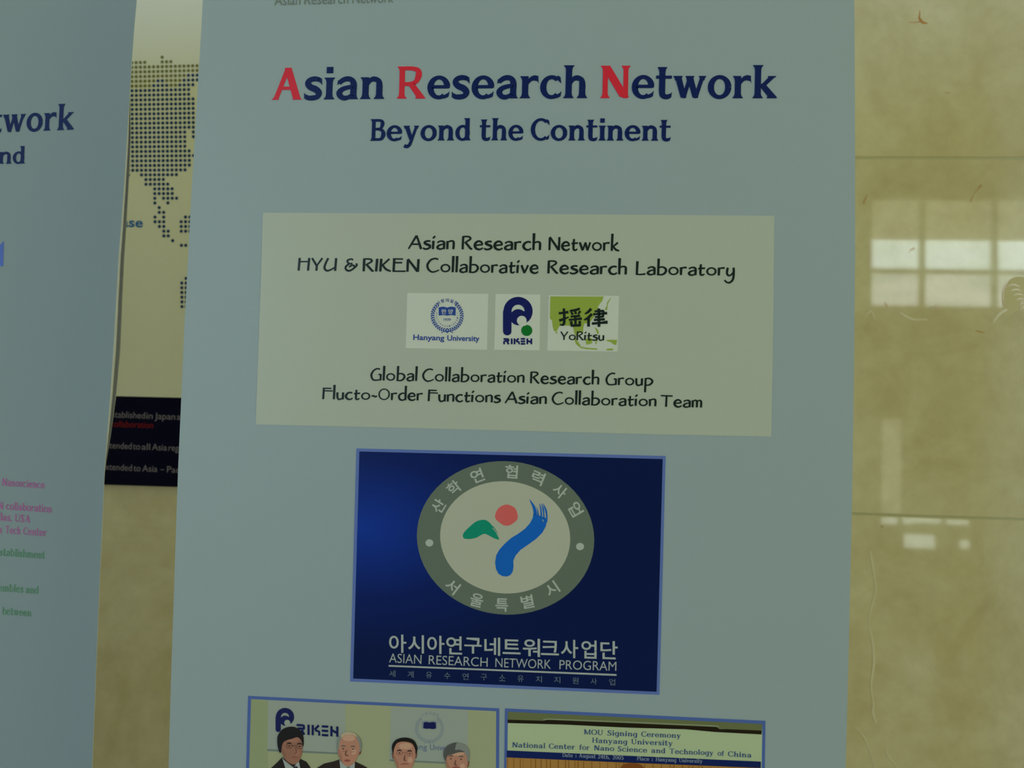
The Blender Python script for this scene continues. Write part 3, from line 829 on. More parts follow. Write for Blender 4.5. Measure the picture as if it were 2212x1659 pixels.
# --- three white logo cards (image pixels enlarged 4.424 : 1)
z5 = Z(860, 620, 4.424)
def crest(p, cx, cy, r, k, dark, soft, dh=.0002, words=True):
    """laurel ring round an open book; cx, cy, r in image pixels"""
    for side in (-1, 1):
        for row, (ra, rb) in enumerate(((.80, .97), (.70, .86))):
            nl = 17 if row == 0 else 15
            for i in range(nl):
                a = radians(-52 - (238 - 52 - 96) * 0 + 0)
                t = radians(40 + 136 * i / (nl - 1))             # measured from straight up
                x = cx + side * sin(t) * r * (ra + rb) / 2; y = cy - cos(t) * r * (ra + rb) / 2
                la, lb = r * .085, r * .036
                q = t + (.75 if row == 0 else -.6)
                pts = []
                for j in range(8):
                    u = 2 * pi * j / 8
                    ex, ey = la * cos(u), lb * sin(u)
                    vx, vy = ex * sin(q - pi) - ey * cos(q), -(ex * cos(q - pi)) - ey * sin(q)
                    pts.append((x + side * vx, y + vy))
                p.poly(pts, dark if row == 0 else soft, dh)
        p.polys(pen([(cx + side * r * .05, cy + r * .98, r * .03), (cx - side * r * .12, cy + r * .86, r * .03), (cx + side * r * .2, cy + r * .9, r * .03), (cx + side * r * .32, cy + r * .99, r * .05)]), dark, dh)
    bw, bh = r * .49, r * .23
    bcy = cy - r * .23
    book = []
    for i in range(13):
        u = -1 + 2 * i / 12
        book.append((cx + bw * u, bcy - bh + (.12 * r * abs(sin(pi * u)) * -1 if abs(u) < 1 else 0) * .45))
    for i in range(13):
        u = 1 - 2 * i / 12
        book.append((cx + bw * u * .97, bcy + bh - (.10 * r * abs(sin(pi * u))) * .35))
    p.poly(book, dark, dh)
    if words:
        for ch, ox in (('한', -.19), ('양', .19)):
            set_glyph(p, ch, cx + ox * r, bcy, r * .28, r * .27, 'card_white', 0, .012, dh + .0002)
        set_glyph(p, '1939', cx, cy + r * .22, r * .40, r * .15, dark, 0, .015, dh)
        for i, ch in enumerate('사랑의실천'):
            t = radians(-34 + 17 * i)
            set_glyph(p, ch, cx + sin(t) * r * .88, cy - cos(t) * r * .88, r * .19, r * .21, dark, degrees_(t), .02, dh)
        for i, ch in enumerate('HANYANGUNIVERSITY'):
            t = radians(106 - 13.2 * i + (0 if i < 7 else -4) + 4) * -1
            tt = pi + radians(104 - 13 * i)
            set_glyph(p, ch, cx + sin(tt) * r * .60, cy - cos(tt) * r * .60, r * .065, r * .085, dark, degrees_(tt) - 180, .01, dh)
def degrees_(t): return t * 180 / pi

p = Print(BAN, .0004)
p.poly(z5([(88, 57), (862, 66), (850, 600), (72, 584)]), 'card_white')
crest(p, z5.x(470), z5.y(275), 168 * z5.k, 1, 'crest_blue', 'crest_blue')
p.build('logo_card', panel, 'white card with a round blue laurel crest')
# lettering under the crest
q = Print(BAN, .0006)
set_word(q, None, 'Hanyang', z5.x(145), z5.x(443), z5.y(505), z5.y(511), 11.2, 'crest_blue', weight=.02)
set_word(q, None, 'University', z5.x(470), z5.x(778), z5.y(512), z5.y(518), 11.2, 'crest_blue', weight=.02)
q.build('card_lettering', panel)

def r_mark(p, f, dark, light, dh=.0002, cut=True):
    """arched letter mark: bar, hood, inner wave (in the enlarged image pixels of z5)"""
    T_ = f
    p.poly(T_([(1005, 225)] + [(1003 + 0 * k, 225 + 20 * k) for k in range(1, 11)] + disc(1044, 425, 40, 38, 12, 180, 0) + [(1085, 225)]), dark, dh)
    pts_o = [(1147 + 139 * cos(radians(a)), 232 - 137 * sin(radians(a))) for a in range(182, -50, -6)]
    pts_i = [(1147 + 62 * cos(radians(a)), 232 - 62 * sin(radians(a))) for a in range(182, -50, -6)]
    for k in range(len(pts_o) - 1):
        p.poly(T_([pts_o[k], pts_o[k + 1], pts_i[k + 1], pts_i[k]]), dark, dh)
    p.poly(T_(disc(1148, 289, 78, 77)), dark, dh)
    p.poly(T_([(1204, 228), (1240, 250), (1262, 300), (1228, 342), (1200, 320), (1190, 270)]), dark, dh)
    p.poly(T_(disc(1182, 322, 46, 46)), light, dh + .0001)
    p.poly(T_([(1160, 362), (1182, 322), (1228, 338), (1222, 368), (1180, 380)]), light, dh + .0001)

def riken_letters(p, f, x0, x1, y0, y1, dark, w, dh=.0002):
    """stencil capitals between x0..x1, y0 (top)..y1; slope by f"""
    W_, H_ = x1 - x0, y1 - y0
    def S_(pts): p.polys([f(q) for q in pen([(x0 + a * W_, y0 + b_ * H_) for a, b_ in pts], w, curve=False)], dark, dh)
    S_([(.0, .10), (.15, .10)]); S_([(.15, .05), (.175, .2), (.175, .38), (.15, .5)]); S_([(.03, .42), (.15, .42)]); S_([(.02, .42), (.02, 1)]); S_([(.12, .55), (.185, 1)])
    S_([(.285, 0), (.285, 1)])
    S_([(.385, 0), (.385, 1)]); S_([(.53, 0), (.43, .45)]); S_([(.44, .48), (.54, .62), (.54, 1)])
    for v in (.08, .5, .92): S_([(.60, v), (.755, v)])
    S_([(.83, 0), (.83, 1)]); S_([(.97, 0), (.97, 1)]); S_([(.83, .38), (.97, .66)])

p = Print(BAN, .0004)
p.poly(z5([(932, 66), (1360, 73), (1352, 606), (918, 600)]), 'card_white')
r_mark(p, z5, 'mark_navy', 'card_white')
p.poly(z5(disc(1230, 416, 53, 53)), 'mark_green', .0002)
riken_letters(p, z5, 1008, 1282, 492, 548, 'mark_navy', 17)
p.build('logo_card', panel, 'white card with a navy arched mark and green dot')

p = Print(BAN, .0004)
p.poly(z5([(1440, 80), (2112, 85), (2098, 618), (1425, 608)]), 'card_white')
MAPS = [
    [(1455, 90), (1965, 92), (1950, 135), (1925, 165), (1908, 195), (1925, 215), (1895, 235), (1870, 290), (1830, 340), (1780, 350), (1770, 390), (1750, 410), (1720, 400), (1690, 402), (1668, 380), (1640, 370), (1560, 370), (1535, 382), (1520, 420), (1490, 424), (1478, 380), (1470, 320), (1450, 300)],
    [(1505, 425), (1522, 430), (1520, 446), (1506, 442)], [(1975, 215), (1995, 180), (1996, 150), (2035, 98), (2030, 115), (2005, 160), (1998, 215), (1985, 225)],
    [(1672, 385), (1770, 392), (1768, 430), (1730, 440), (1700, 470), (1684, 440)], [(1675, 480), (1695, 490), (1745, 560), (1735, 575), (1700, 545)],
    [(1790, 500), (1830, 485), (1860, 500), (1850, 540), (1800, 552)], [(1735, 568), (1800, 580), (1905, 588), (1900, 600), (1800, 594), (1740, 582)],
    [(1990, 505), (2092, 505), (2085, 556), (2055, 545), (2030, 525), (2000, 520)], [(1990, 592), (2030, 588), (2056, 590), (2054, 606), (1992, 606)],
    [(1878, 385), (1905, 402), (1922, 440), (1905, 452), (1895, 420)], [(1880, 500), (1905, 505), (1895, 545), (1885, 545), (1890, 520)],
]
for q in MAPS: p.poly(z5(q), 'map_green', .0001)
for st in ([(1536, 252, 20), (1580, 247, 18), (1628, 240, 22)], [(1584, 205, 20), (1588, 280, 20), (1586, 345, 22), (1570, 364, 16), (1546, 356, 8)], [(1540, 322, 22), (1585, 306, 18), (1632, 288, 10)],
           [(1738, 206, 16), (1700, 220, 20), (1640, 230, 16)], [(1652, 240, 14), (1672, 264, 20)], [(1690, 234, 14), (1702, 258, 20)], [(1742, 230, 20), (1720, 262, 12)],
           [(1648, 284, 16), (1740, 276, 20)], [(1632, 314, 18), (1690, 310, 16), (1756, 302, 22)], [(1694, 272, 20), (1696, 366, 20)], [(1654, 326, 20), (1660, 374, 20)], [(1652, 370, 20), (1745, 366, 20)], [(1736, 324, 20), (1736, 372, 20)],
           [(1846, 208, 22), (1815, 240, 20), (1784, 258, 10)], [(1852, 258, 22), (1815, 295, 20), (1778, 316, 12)], [(1820, 296, 22), (1820, 380, 22)],
           [(1878, 234, 16), (1966, 228, 18)], [(1962, 226, 20), (1958, 288, 18)], [(1864, 262, 18), (1930, 257, 16), (1998, 250, 22)], [(1880, 288, 16), (1962, 283, 18)], [(1870, 316, 18), (1976, 309, 20)],
           [(1852, 350, 20), (1930, 344, 18), (2002, 336, 26)], [(1918, 206, 22), (1920, 382, 22)]):
    p.polys([z5(q) for q in pen([(x, y, w_ * 1.22) for x, y, w_ in st])], 'hand_black', .0003)
set_word(p, FONT_HAND, 'YoRitsu', z5.x(1548), z5.x(1970), z5.y(506), z5.y(511), 18.2, 'hand_black', gap=22, dh=.0003)
p.build('logo_card', panel, 'white card with a green map of east Asia and two brush characters')

# --- dark blue emblem picture
p = Print(BAN, .00025)
OUT = [(770, 968.5), (1438, 985), (1424.5, 1501), (756.3, 1472)]
INN = [(776.5, 975.2), (1431.5, 991.6), (1418.4, 1494.2), (763, 1465.6)]
p.polys(quad_frame(OUT, INN), 'picture_border')
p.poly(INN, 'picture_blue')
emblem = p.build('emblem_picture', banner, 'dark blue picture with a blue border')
z6 = Z(860, 960, 3.687)
def ell(cx, cy, rx, ry, n=64, k=.026):
    return [(cx + rx * cos(2 * pi * i / n), cy + ry * sin(2 * pi * i / n) + k * rx * cos(2 * pi * i / n)) for i in range(n)]
p = Print(BAN, .0004)
eo, ei = ell(856, 744, 706, 611), ell(853, 740, 518, 447)
for i in range(64):
    j = (i + 1) % 64
    p.poly(z6([eo[i], eo[j], ei[j], ei[i]]), 'seal_grey')
p.poly(z6(ei), 'seal_white')
p.poly(z6(disc(250, 784, 31, 29)), 'seal_letter', .0002)
p.poly(z6(disc(1449, 813, 32, 29)), 'seal_letter', .0002)
for ch, x, y, t in (('산', 322, 490, -58), ('학', 445, 345, -40), ('연', 630, 250, -21), ('협', 903, 217, 4), ('력', 1113, 266, 22), ('사', 1288, 370, 40), ('업', 1412, 515, 60),
                    ('서', 432, 1130, 38), ('울', 627, 1240, 14), ('특', 826, 1278, 2), ('별', 1030, 1252, -10), ('시', 1225, 1152, -34)):
    set_glyph(p, ch, z6.x(x), z6.y(y), 102 * z6.k, 106 * z6.k, 'seal_letter', t, .016, .0002)
p.build('seal', emblem, 'round grey seal with a pale centre')
p = Print(BAN, .0006)
p.poly(z6([(865 + (90 + 3 * sin(5 * a) - 2 * cos(3 * a)) * cos(a), 563 + (82 + 3 * cos(4 * a)) * sin(a)) for a in [2 * pi * k / 40 for k in range(40)]]), 'brush_red')
p.build('brush_dot', emblem, 'red brush dot')
p = Print(BAN, .0006)
green = [(515, 720, 1), (530, 695, 1), (570, 655, 1), (620, 615, 1), (670, 600, 1), (705, 605, 1), (738, 632, 1), (755, 660, 1), (752, 668, 1), (776, 695, 1), (788, 718, 1), (805, 757, 1), (762, 746, 1), (725, 725, 1), (690, 712, 1), (660, 722, 1), (625, 742, 1), (580, 752, 1), (540, 752, 1), (520, 742, 1)]
p.poly(z6([(a[0], a[1]) for a in smooth_line(green + [green[0]], 4)[:-1]]), 'brush_green')
p.polys([z6(q) for q in pen([(750, 650, 10), (775, 678, 6), (796, 712, 2)])], 'brush_green')
p.build('brush_stroke', emblem, 'green brush stroke')
p = Print(BAN, .0006)
blue = [(1178, 650), (1186, 600), (1170, 580), (1142, 575), (1120, 565), (1100, 560), (1082, 552), (1070, 590), (1050, 628), (1010, 672), (955, 712), (900, 745), (850, 790), (808, 836), (782, 882), (773, 940), (780, 992), (800, 1030), (830, 1048), (865, 1052), (895, 1040), (914, 1010), (920, 970), (918, 925), (936, 885), (975, 840), (1040, 795), (1100, 752), (1150, 702)]
p.poly(z6(blue), 'brush_blue')
for st in ([(1045, 436, 2), (1062, 462, 12), (1082, 500, 22), (1092, 545, 26), (1088, 572, 30)], [(1104, 500, 2), (1112, 530, 8), (1116, 570, 16)], [(1126, 470, 3), (1136, 510, 10), (1140, 545, 12), (1140, 580, 16)],
           [(1142, 472, 3), (1156, 515, 12), (1160, 560, 10), (1162, 590, 12)], [(1154, 470, 3), (1176, 520, 14), (1184, 570, 12), (1182, 620, 14)]):
    p.polys([z6(q) for q in pen(st)], 'brush_blue')
p.polys([z6(q) for q in pen([(1150, 598, 6), (1160, 615, 4)])] + [z6(q) for q in pen([(1118, 520, 3), (1124, 560, 5)])], 'seal_white', .0001)
p.build('brush_stroke', emblem, 'long blue brush stroke')

z7 = Z(740, 1330, 3.16)
p = Print(BAN, .0004)
xs = [318, 448, 578, 708, 832, 968, 1093, 1230, 1355, 1490, 1630, 1760, 1880]
for i, ch in enumerate('아시아연구네트워크사업단'):
    a, c = xs[i], xs[i + 1]
    wd = {'시': 108, '구': 118, '네': 108, '트': 122, '크': 122, '연': 108, '업': 104}.get(ch, 118)
    hh = {'구': 108, '트': 100, '크': 98}.get(ch, 124)
    cxm = a + wd / 2
    set_glyph(p, ch, z7.x(cxm), z7.y(188 + 48 * (cxm - 318) / 1562 - (0 if hh > 110 else 2)), wd * z7.k, hh * z7.k, 'caption_white', 0, .013, 0, .031)
p.build('caption_line', emblem, 'large white Korean caption')
p = Print(BAN, .0004)
for w_, a, c, y0, y1 in (('ASIAN', 318, 538, 318, 329), ('RESEARCH', 588, 990, 331, 348), ('NETWORK', 1043, 1422, 350, 362), ('PROGRAM', 1480, 1868, 364, 376)):
    set_word(p, None, w_, z7.x(a), z7.x(c), z7.y(y0), z7.y(y1), 62 * z7.k, 'caption_white', weight=-.004)
p.poly(z7([(315, 336), (1870, 398), (1870, 410), (315, 347)]), 'caption_white')
p.build('caption_line', emblem, 'white capitals above a white rule')
p = Print(BAN, .0004)
for i, ch in enumerate('세계유수연구소유치지원사업'):
    x = 340 + 125 * i
    set_glyph(p, ch, z7.x(x), z7.y(395 + 4.75 * i), 42 * z7.k, 44 * z7.k, 'caption_dim', 0, 0, 0, .03)
p.build('caption_line', emblem, 'small dim Korean line')

# --- photo of four people, printed on the banner (image pixels enlarged 3.814 : 1)
z8 = Z(520, 1490, 3.814)
p = Print(BAN, .00025)
O1 = [(536, 1503), (1078.5, 1530), (1077, 1900), (526, 1872)]
I1 = [(542.6, 1510), (1071.8, 1536.2), (1070.5, 1893), (532.8, 1865.6)]
p.polys(quad_frame(O1, I1), 'photo_border')
p.poly(I1, 'photo_cream')
p.poly(z8([(87, 77), (228, 86), (222, 1470), (50, 1440)]), 'photo_cream_left', .0001)
p.poly(z8([(228, 86), (862, 115), (862, 520), (222, 488)]), 'photo_board', .0001)
p.poly(z8([(220, 486), (800, 516), (800, 530), (220, 504)]), 'photo_ledge', .0002)
p.poly(z8([(1240, 145), (1875, 170), (1870, 604), (1226, 574)]), 'photo_board', .0001)
p.poly(z8([(1226, 572), (1690, 594), (1690, 608), (1226, 586)]), 'photo_ledge', .0002)
photo1 = p.build('group_photo', banner, 'blue-edged photo of four men in suits before white signs')
p = Print(BAN, .0005)
zR = Z(520 + 285 / 3.814 - 1003 * .536 / 3.814, 1490 + 150 / 3.814 - 95 * .56 / 3.814, 3.814 / .54)
r_mark(p, zR, 'photo_navy', 'photo_board')
riken_letters(p, lambda q: [(z8.x(x), z8.y(y + .06 * (x - 460))) for x, y in q], 462, 808, 280, 365, 'photo_navy', 19)
p.build('sign_mark', photo1)
p = Print(BAN, .0005)
crest(p, z8.x(1556), z8.y(318), 128 * z8.k, 1, 'photo_crest', 'photo_crest', 0, False)
p.poly(z8([(1508, 268), (1530, 262), (1556, 268), (1585, 263), (1608, 268), (1610, 318), (1582, 322), (1556, 318), (1530, 320), (1506, 315)]), 'photo_navy', .0003)
for i, ch in enumerate('사랑의실천'):
    t = radians(-30 + 15 * i)
    set_glyph(p, ch, z8.x(1560 + 120 * sin(t)), z8.y(320 - 128 * cos(t)), 22 * z8.k, 24 * z8.k, 'photo_crest', degrees_(t), .02)
set_word(p, None, 'yang', z8.x(1405), z8.x(1535), z8.y(487), z8.y(493), 12, 'photo_letter')
set_word(p, None, 'Univer', z8.x(1560), z8.x(1712), z8.y(494), z8.y(501), 12, 'photo_letter')
p.build('sign_crest', photo1)

def figure(suit, collar, tie_, face, hair, ears, feats, mats_, label):
    p = Print(BAN, .0007)
    sk, hr, su = mats_
    p.poly(z8(suit), su)
    p.poly(z8(collar), 'shirt', .0001)
    p.poly(z8(tie_), 'tie', .0002)
    for e in ears: p.poly(z8(e), 'skin_shade', .0002)
    fs = [(x, y, 1) for x, y in face]
    p.poly(z8([(a[0], a[1]) for a in smooth_line(fs + [fs[0]], 5)[:-1]]), sk, .0003)
    fx = sum(q[0] for q in face) / len(face); fy = sum(q[1] for q in face) / len(face)
    ring_ = [(a[0], a[1]) for a in smooth_line(fs + [fs[0]], 5)[:-1]]
    tone, light = ('skin_mid', 'skin_warm') if sk == 'skin_tan' else ('skin_warm', 'skin_light')
    edge = [q for q in ring_ if q[0] < fx - 30 and q[1] > fy - 60]
    edge.sort(key=lambda q: q[1])
    if len(edge) > 2:
        p.poly(z8(edge + [(q[0] + 26 * (1 - abs(2 * k / (len(edge) - 1) - 1)) + 2, q[1]) for k, q in enumerate(edge)][::-1]), tone, .00035)
    p.poly(z8(disc(fx + 8, fy - 92, 52, 26)), light, .00035)
    p.poly(z8(disc(fx + 46, fy + 22, 20, 24)), light, .00035)
    for q, m_ in hair:
        hs = [(x, y, 1) for x, y in q]
        p.poly(z8([(a[0], a[1]) for a in smooth_line(hs + [hs[0]], 4)[:-1]]), m_ or hr, .0004)
    for kind, m_, q in feats:
        if kind == 'line': p.polys([z8(t) for t in pen(q)], m_, .0005)
        else: p.poly(z8(q), m_, .0005)
    p.build('printed_figure', photo1, label)

def eyes_glasses(cx, cy, d, k, frame='eye_dark', tilt=.05):
    out = []
    for s_ in (-1, 1):
        x, y = cx + s_ * d, cy + tilt * s_ * d
        out.append(('poly', 'eye_dark', disc(x, y + 2, 9 * k, 6 * k, 12)))
        out.append(('line', 'hair_black' if frame != 'none_grey' else 'hair_salt', [(x - 24 * k, y - 20 * k, 5), (x, y - 26 * k, 9), (x + 22 * k, y - 20 * k, 5)]))
        if frame != 'none_grey':
            out.append(('line', frame, [(a, b_, 3) for a, b_ in disc(x, y + 2, 27 * k, 20 * k, 14)] + [(x + 27 * k, y + 2, 3)]))
    if frame != 'none_grey': out.append(('line', frame, [(cx - d + 26 * k, cy, 4), (cx, cy - 4, 4), (cx + d - 26 * k, cy + 2, 4)]))
    return out

figure([(150, 1440), (170, 900), (205, 690), (255, 640), (300, 598), (345, 552), (400, 600), (470, 575), (495, 568), (545, 592), (580, 645), (610, 760), (640, 1440)],
       [(342, 552), (362, 580), (440, 640), (478, 575), (492, 640), (480, 900), (430, 900), (372, 650)],
       [(440, 630), (468, 628), (482, 660), (474, 900), (446, 900), (440, 660)],
       [(334, 440), (332, 480), (348, 530), (370, 574), (410, 604), (446, 612), (480, 590), (500, 548), (512, 490), (508, 430), (480, 380), (420, 384), (366, 406)],
       [([(322, 515), (309, 470), (304, 420), (310, 372), (345, 325), (400, 303), (452, 306), (496, 334), (518, 380), (522, 440), (514, 462), (500, 412), (470, 388), (430, 400), (385, 412), (352, 434), (340, 480), (336, 512)], None)],
       [[(330, 450), (316, 462), (318, 500), (332, 520), (342, 510)]],
       eyes_glasses(446, 460, 42, .9) + [('line', 'skin_shade', [(452, 470, 6), (462, 510, 10), (448, 522, 6)]), ('line', 'lips', [(420, 556, 4), (446, 552, 9), (474, 554, 4)])],
       ('skin_tan', 'hair_black', 'suit_dark'), 'person with black hair and glasses in a dark suit')
figure([(560, 1440), (590, 800), (632, 640), (690, 605), (760, 590), (815, 572), (880, 640), (945, 590), (1000, 615), (1045, 640), (1090, 760), (1110, 1440)],
       [(815, 575), (840, 600), (885, 640), (930, 600), (942, 590), (930, 900), (850, 900), (822, 640)],
       [(872, 640), (905, 638), (918, 900), (876, 900)],
       [(800, 430), (800, 500), (818, 560), (845, 606), (885, 628), (925, 612), (955, 570), (978, 510), (984, 440), (960, 378), (905, 352), (850, 360), (815, 390)],
       [([(800, 500), (794, 450), (800, 405), (826, 370), (852, 356), (838, 390), (818, 430), (812, 480)], None), ([(900, 350), (945, 358), (982, 392), (1000, 440), (996, 490), (980, 512), (982, 460), (966, 410), (940, 372)], None),
        ([(826, 372), (860, 350), (905, 345), (945, 360), (962, 385), (915, 368), (860, 372), (834, 392)], 'scalp')],
       [[(978, 470), (996, 478), (994, 520), (976, 540)]],
       eyes_glasses(888, 482, 40, .85, 'none_grey') + [('line', 'skin_shade', [(880, 490, 6), (866, 530, 12), (890, 540, 8)]), ('poly', 'lips', disc(880, 580, 26, 10, 14)), ('line', 'skin_shade', [(842, 500, 4), (870, 506, 4)]), ('line', 'skin_shade', [(905, 512, 4), (940, 506, 4)])],
       ('skin_fair', 'hair_grey', 'suit_brown'), 'person with thin grey hair in a brown suit')
figure([(1110, 1440), (1130, 860), (1180, 740), (1280, 690), (1350, 720), (1430, 690), (1530, 740), (1570, 860), (1580, 1440)],
       [(1300, 690), (1352, 740), (1405, 690), (1390, 960), (1320, 960)],
       [(1338, 735), (1368, 735), (1376, 960), (1332, 960)],
       [(1258, 500), (1262, 560), (1282, 620), (1310, 664), (1352, 682), (1395, 662), (1424, 612), (1440, 550), (1444, 490), (1420, 440), (1352, 424), (1285, 440)],
       [([(1258, 530), (1248, 490), (1252, 445), (1280, 410), (1330, 392), (1385, 394), (1430, 415), (1452, 455), (1456, 500), (1444, 530), (1438, 486), (1412, 440), (1350, 424), (1296, 434), (1270, 470)], None)],
       [[(1258, 510), (1246, 520), (1252, 560), (1264, 570)], [(1446, 510), (1456, 520), (1450, 560), (1440, 566)]],
       eyes_glasses(1352, 518, 42, .85, 'skin_shade') + [('line', 'skin_shade', [(1356, 530, 6), (1350, 572, 14), (1366, 580, 6)]), ('line', 'lips', [(1316, 612, 4), (1352, 606, 9), (1388, 610, 4)])],
       ('skin_fair', 'hair_black', 'suit_dark'), 'person with receding black hair and glasses')
figure([(1590, 1440), (1600, 900), (1650, 780), (1740, 730), (1790, 760), (1850, 730), (1950, 790), (1990, 900), (2010, 1440)],
       [(1740, 730), (1790, 780), (1842, 730), (1830, 960), (1752, 960)],
       [(1776, 772), (1806, 772), (1812, 960), (1770, 960)],
       [(1688, 560), (1694, 620), (1712, 670), (1745, 712), (1785, 724), (1830, 704), (1858, 660), (1872, 600), (1870, 540), (1840, 500), (1780, 490), (1715, 510)],
       [([(1690, 590), (1674, 550), (1674, 505), (1700, 462), (1745, 438), (1790, 432), (1800, 460), (1770, 500), (1730, 520), (1704, 545)], 'hair_salt'), ([(1780, 434), (1830, 440), (1868, 470), (1888, 515), (1884, 560), (1868, 590), (1862, 540), (1830, 505), (1770, 500)], None),
        ([(1700, 540), (1740, 505), (1800, 490), (1845, 510), (1800, 512), (1740, 530)], 'hair_salt')],
       [[(1870, 580), (1886, 586), (1880, 630), (1866, 640)]],
       eyes_glasses(1775, 565, 42, .85, 'none_grey') + [('line', 'skin_shade', [(1775, 575, 6), (1766, 610, 14), (1786, 618, 6)]), ('line', 'lips', [(1740, 640, 5), (1775, 634, 12), (1810, 640, 5)])],
       ('skin_fair', 'hair_grey', 'suit_dark'), 'person with wavy grey hair')

# --- photo of a signing ceremony board (image pixels enlarged 3.687 : 1)
zA = Z(1080, 1510, 3.687)
p = Print(BAN, .00025)
O2 = [(1091, 1530), (1653.5, 1557), (1648, 1925), (1086, 1898)]
I2 = [(1097.4, 1537.2), (1646.6, 1563.8), (1641.5, 1918), (1092.8, 1891)]
p.polys(quad_frame(O2, I2), 'photo_border')
p.poly(I2, 'board_green')
p.poly(zA([(64, 100), (2090, 198), (2085, 262), (1725, 232), (1000, 200), (380, 175), (62, 168)]), 'board_top', .0001)
p.poly(zA([(62, 163), (345, 172), (380, 165), (1000, 190), (1725, 222), (1745, 236), (2084, 250), (2083, 281), (1720, 262), (1480, 240), (1000, 226), (500, 202), (62, 190)]), 'rail_dark', .0002)
p.polys([zA(q) for q in pen([(345, 164, 7), (380, 158, 8), (1000, 182, 8), (1725, 214, 8), (1745, 222, 6)], curve=False)], 'rail_light', .0003)
photo2 = p.build('ceremony_photo', banner, 'blue-edged photo of a lettered board above a wooden wall')
p = Print(BAN, .0005)
p.poly(zA([(55, 408), (2078, 497), (2077, 548), (1000, 505), (53, 464)]), 'band_navy')
for w_, a, c, y0, y1 in (('Date', 497, 580, 458, 462), (':', 600, 610, 462, 462), ('August', 628, 762, 463, 470), ('24th,', 780, 875, 471, 476), ('2005', 897, 985, 477, 482), ('Place', 1090, 1188, 486, 490), (':', 1208, 1218, 491, 491), ('Hanyang', 1240, 1405, 492, 499), ('University', 1425, 1612, 500, 508)):
    set_word(p, FONT_BOOK, w_, zA.x(a), zA.x(c), zA.y(y0), zA.y(y1), 30 * zA.k, 'band_letter', dh=.0002)
p.build('date_band', photo2, 'navy strip with pale date and place')
p = Print(BAN, .0005)
for w_, a, c, y0, y1, cap in (('MOU', 668, 820, 279, 287, 40), ('Signing', 855, 1095, 288, 298, 40), ('Ceremony', 1125, 1440, 297, 310, 40), ('Hanyang', 733, 1015, 346, 359, 40), ('University', 1045, 1375, 357, 371, 40),
                              ('National', 97, 362, 383, 391, 40), ('Center', 390, 597, 393, 400, 40), ('for', 632, 712, 402, 405, 40), ('Nano', 748, 910, 407, 413, 40), ('Science', 937, 1172, 415, 425, 40), ('and', 1205, 1318, 427, 431, 40),
                              ('Technology', 1350, 1700, 433, 447, 40), ('of', 1733, 1785, 449, 452, 40), ('China', 1815, 2003, 455, 465, 40)):
    set_word(p, FONT_BOOK, w_, zA.x(a), zA.x(c), zA.y(y0), zA.y(y1), cap * zA.k, 'board_letter', gap=16)
p.build('board_lettering', photo2)
p = Print(BAN, .0005)
p.poly(zA([(53, 462), (1000, 503), (2077, 546), (2062, 1490), (48, 1400)]), 'photo_wood')
rnd = random.Random(3)
x = 60
while x < 2050:
    w_ = rnd.uniform(3, 9)
    p.poly(zA([(x, 468 + .042 * (x - 60)), (x + w_, 468 + .042 * (x - 60)), (x + w_ - 6, 1380), (x - 6, 1380)]), 'photo_wood_dark', .0001)
    x += rnd.uniform(22, 70)
p.poly(zA([(955, 562), (965, 535), (990, 516), (1030, 508), (1080, 508), (1120, 518), (1148, 545), (1160, 600), (1150, 700), (1120, 760), (1060, 780), (1000, 750), (965, 690)]), 'photo_hair', .0002)
p.build('wooden_backdrop', photo2)

# ---------------------------------------------------------------- the second banner, cut by the picture's left side
side_r = [(295.5, 0), (290, 60), (284.5, 135), (281, 200), (275, 290), (268, 400), (260.5, 500), (255.5, 560), (245.5, 740), (237.5, 860), (231.5, 940), (226.7, 1000), (224, 1060), (213.3, 1300), (205.5, 1500), (199, 1659)]
Rr = [SIDE.sz(*q) for q in side_r]
Rr = [(Rr[0][0] + .003, 2.0)] + Rr + [(Rr[-1][0] - .004, .09)]
s_left = Rr[0][0] - 0.60
side = thing('banner_stand', (SIDE.flat(s_left + .3, 0)), 'light blue banner with pink and green text, left of the map poster', 'banner')
Ls = [(s_left, 2.0), (s_left, .09)]
V, F, MI = [], [], []
sheet(SIDE, 'sheet', Ls, Rr, ['sheet_blue_side', 'sheet_back'], side)
stand(SIDE, Ls, Rr, side)
# the unprinted margin that curls back behind the printed face
curl_t = [(200, 0.0), (240, 3), (300, 8), (400, 10), (500, 12), (560, 13), (650, 14), (760, 16), (860, 13), (940, 8), (1000, 2.5), (1030, 0.2)]
prof = [(0.0, 0.0), (.24, 0.0), (.30, -.004), (.36, -.020), (.46, -.034), (.66, -.034), (.84, -.026), (1.0, -.022)]
rows = []
def edge_x(y):
    for (x0, y0), (x1, y1) in zip(side_r, side_r[1:]):
        if y0 <= y <= y1: return x0 + (x1 - x0) * (y - y0) / (y1 - y0)
    return side_r[-1][0]
def curl_w(y):
    for (y0, w0), (y1, w1) in zip(curl_t, curl_t[1:]):
        if y0 <= y <= y1: return w0 + (w1 - w0) * (y - y0) / (y1 - y0)
    return 0
V, F = [], []
ys = list(range(200, 1031, 15))
for y in ys:
    w_ = curl_w(y)
    for a, h in prof:
        k = min(1.0, w_ / 10.0)
        d_ = h * k - .0006
        V.append(Face(SIDE.p0 + SIDE.n * d_, radians(3.2)).at(edge_x(y) + a * w_, y))
for r_ in range(len(ys) - 1):
    for c_ in range(len(prof) - 1):
        i = r_ * len(prof) + c_
        F.append([i, i + 1, i + 1 + len(prof), i + len(prof)])
mesh('curled_edge', V, F, ['sheet_back'], side, label='white unprinted edge curling back', smooth=True)

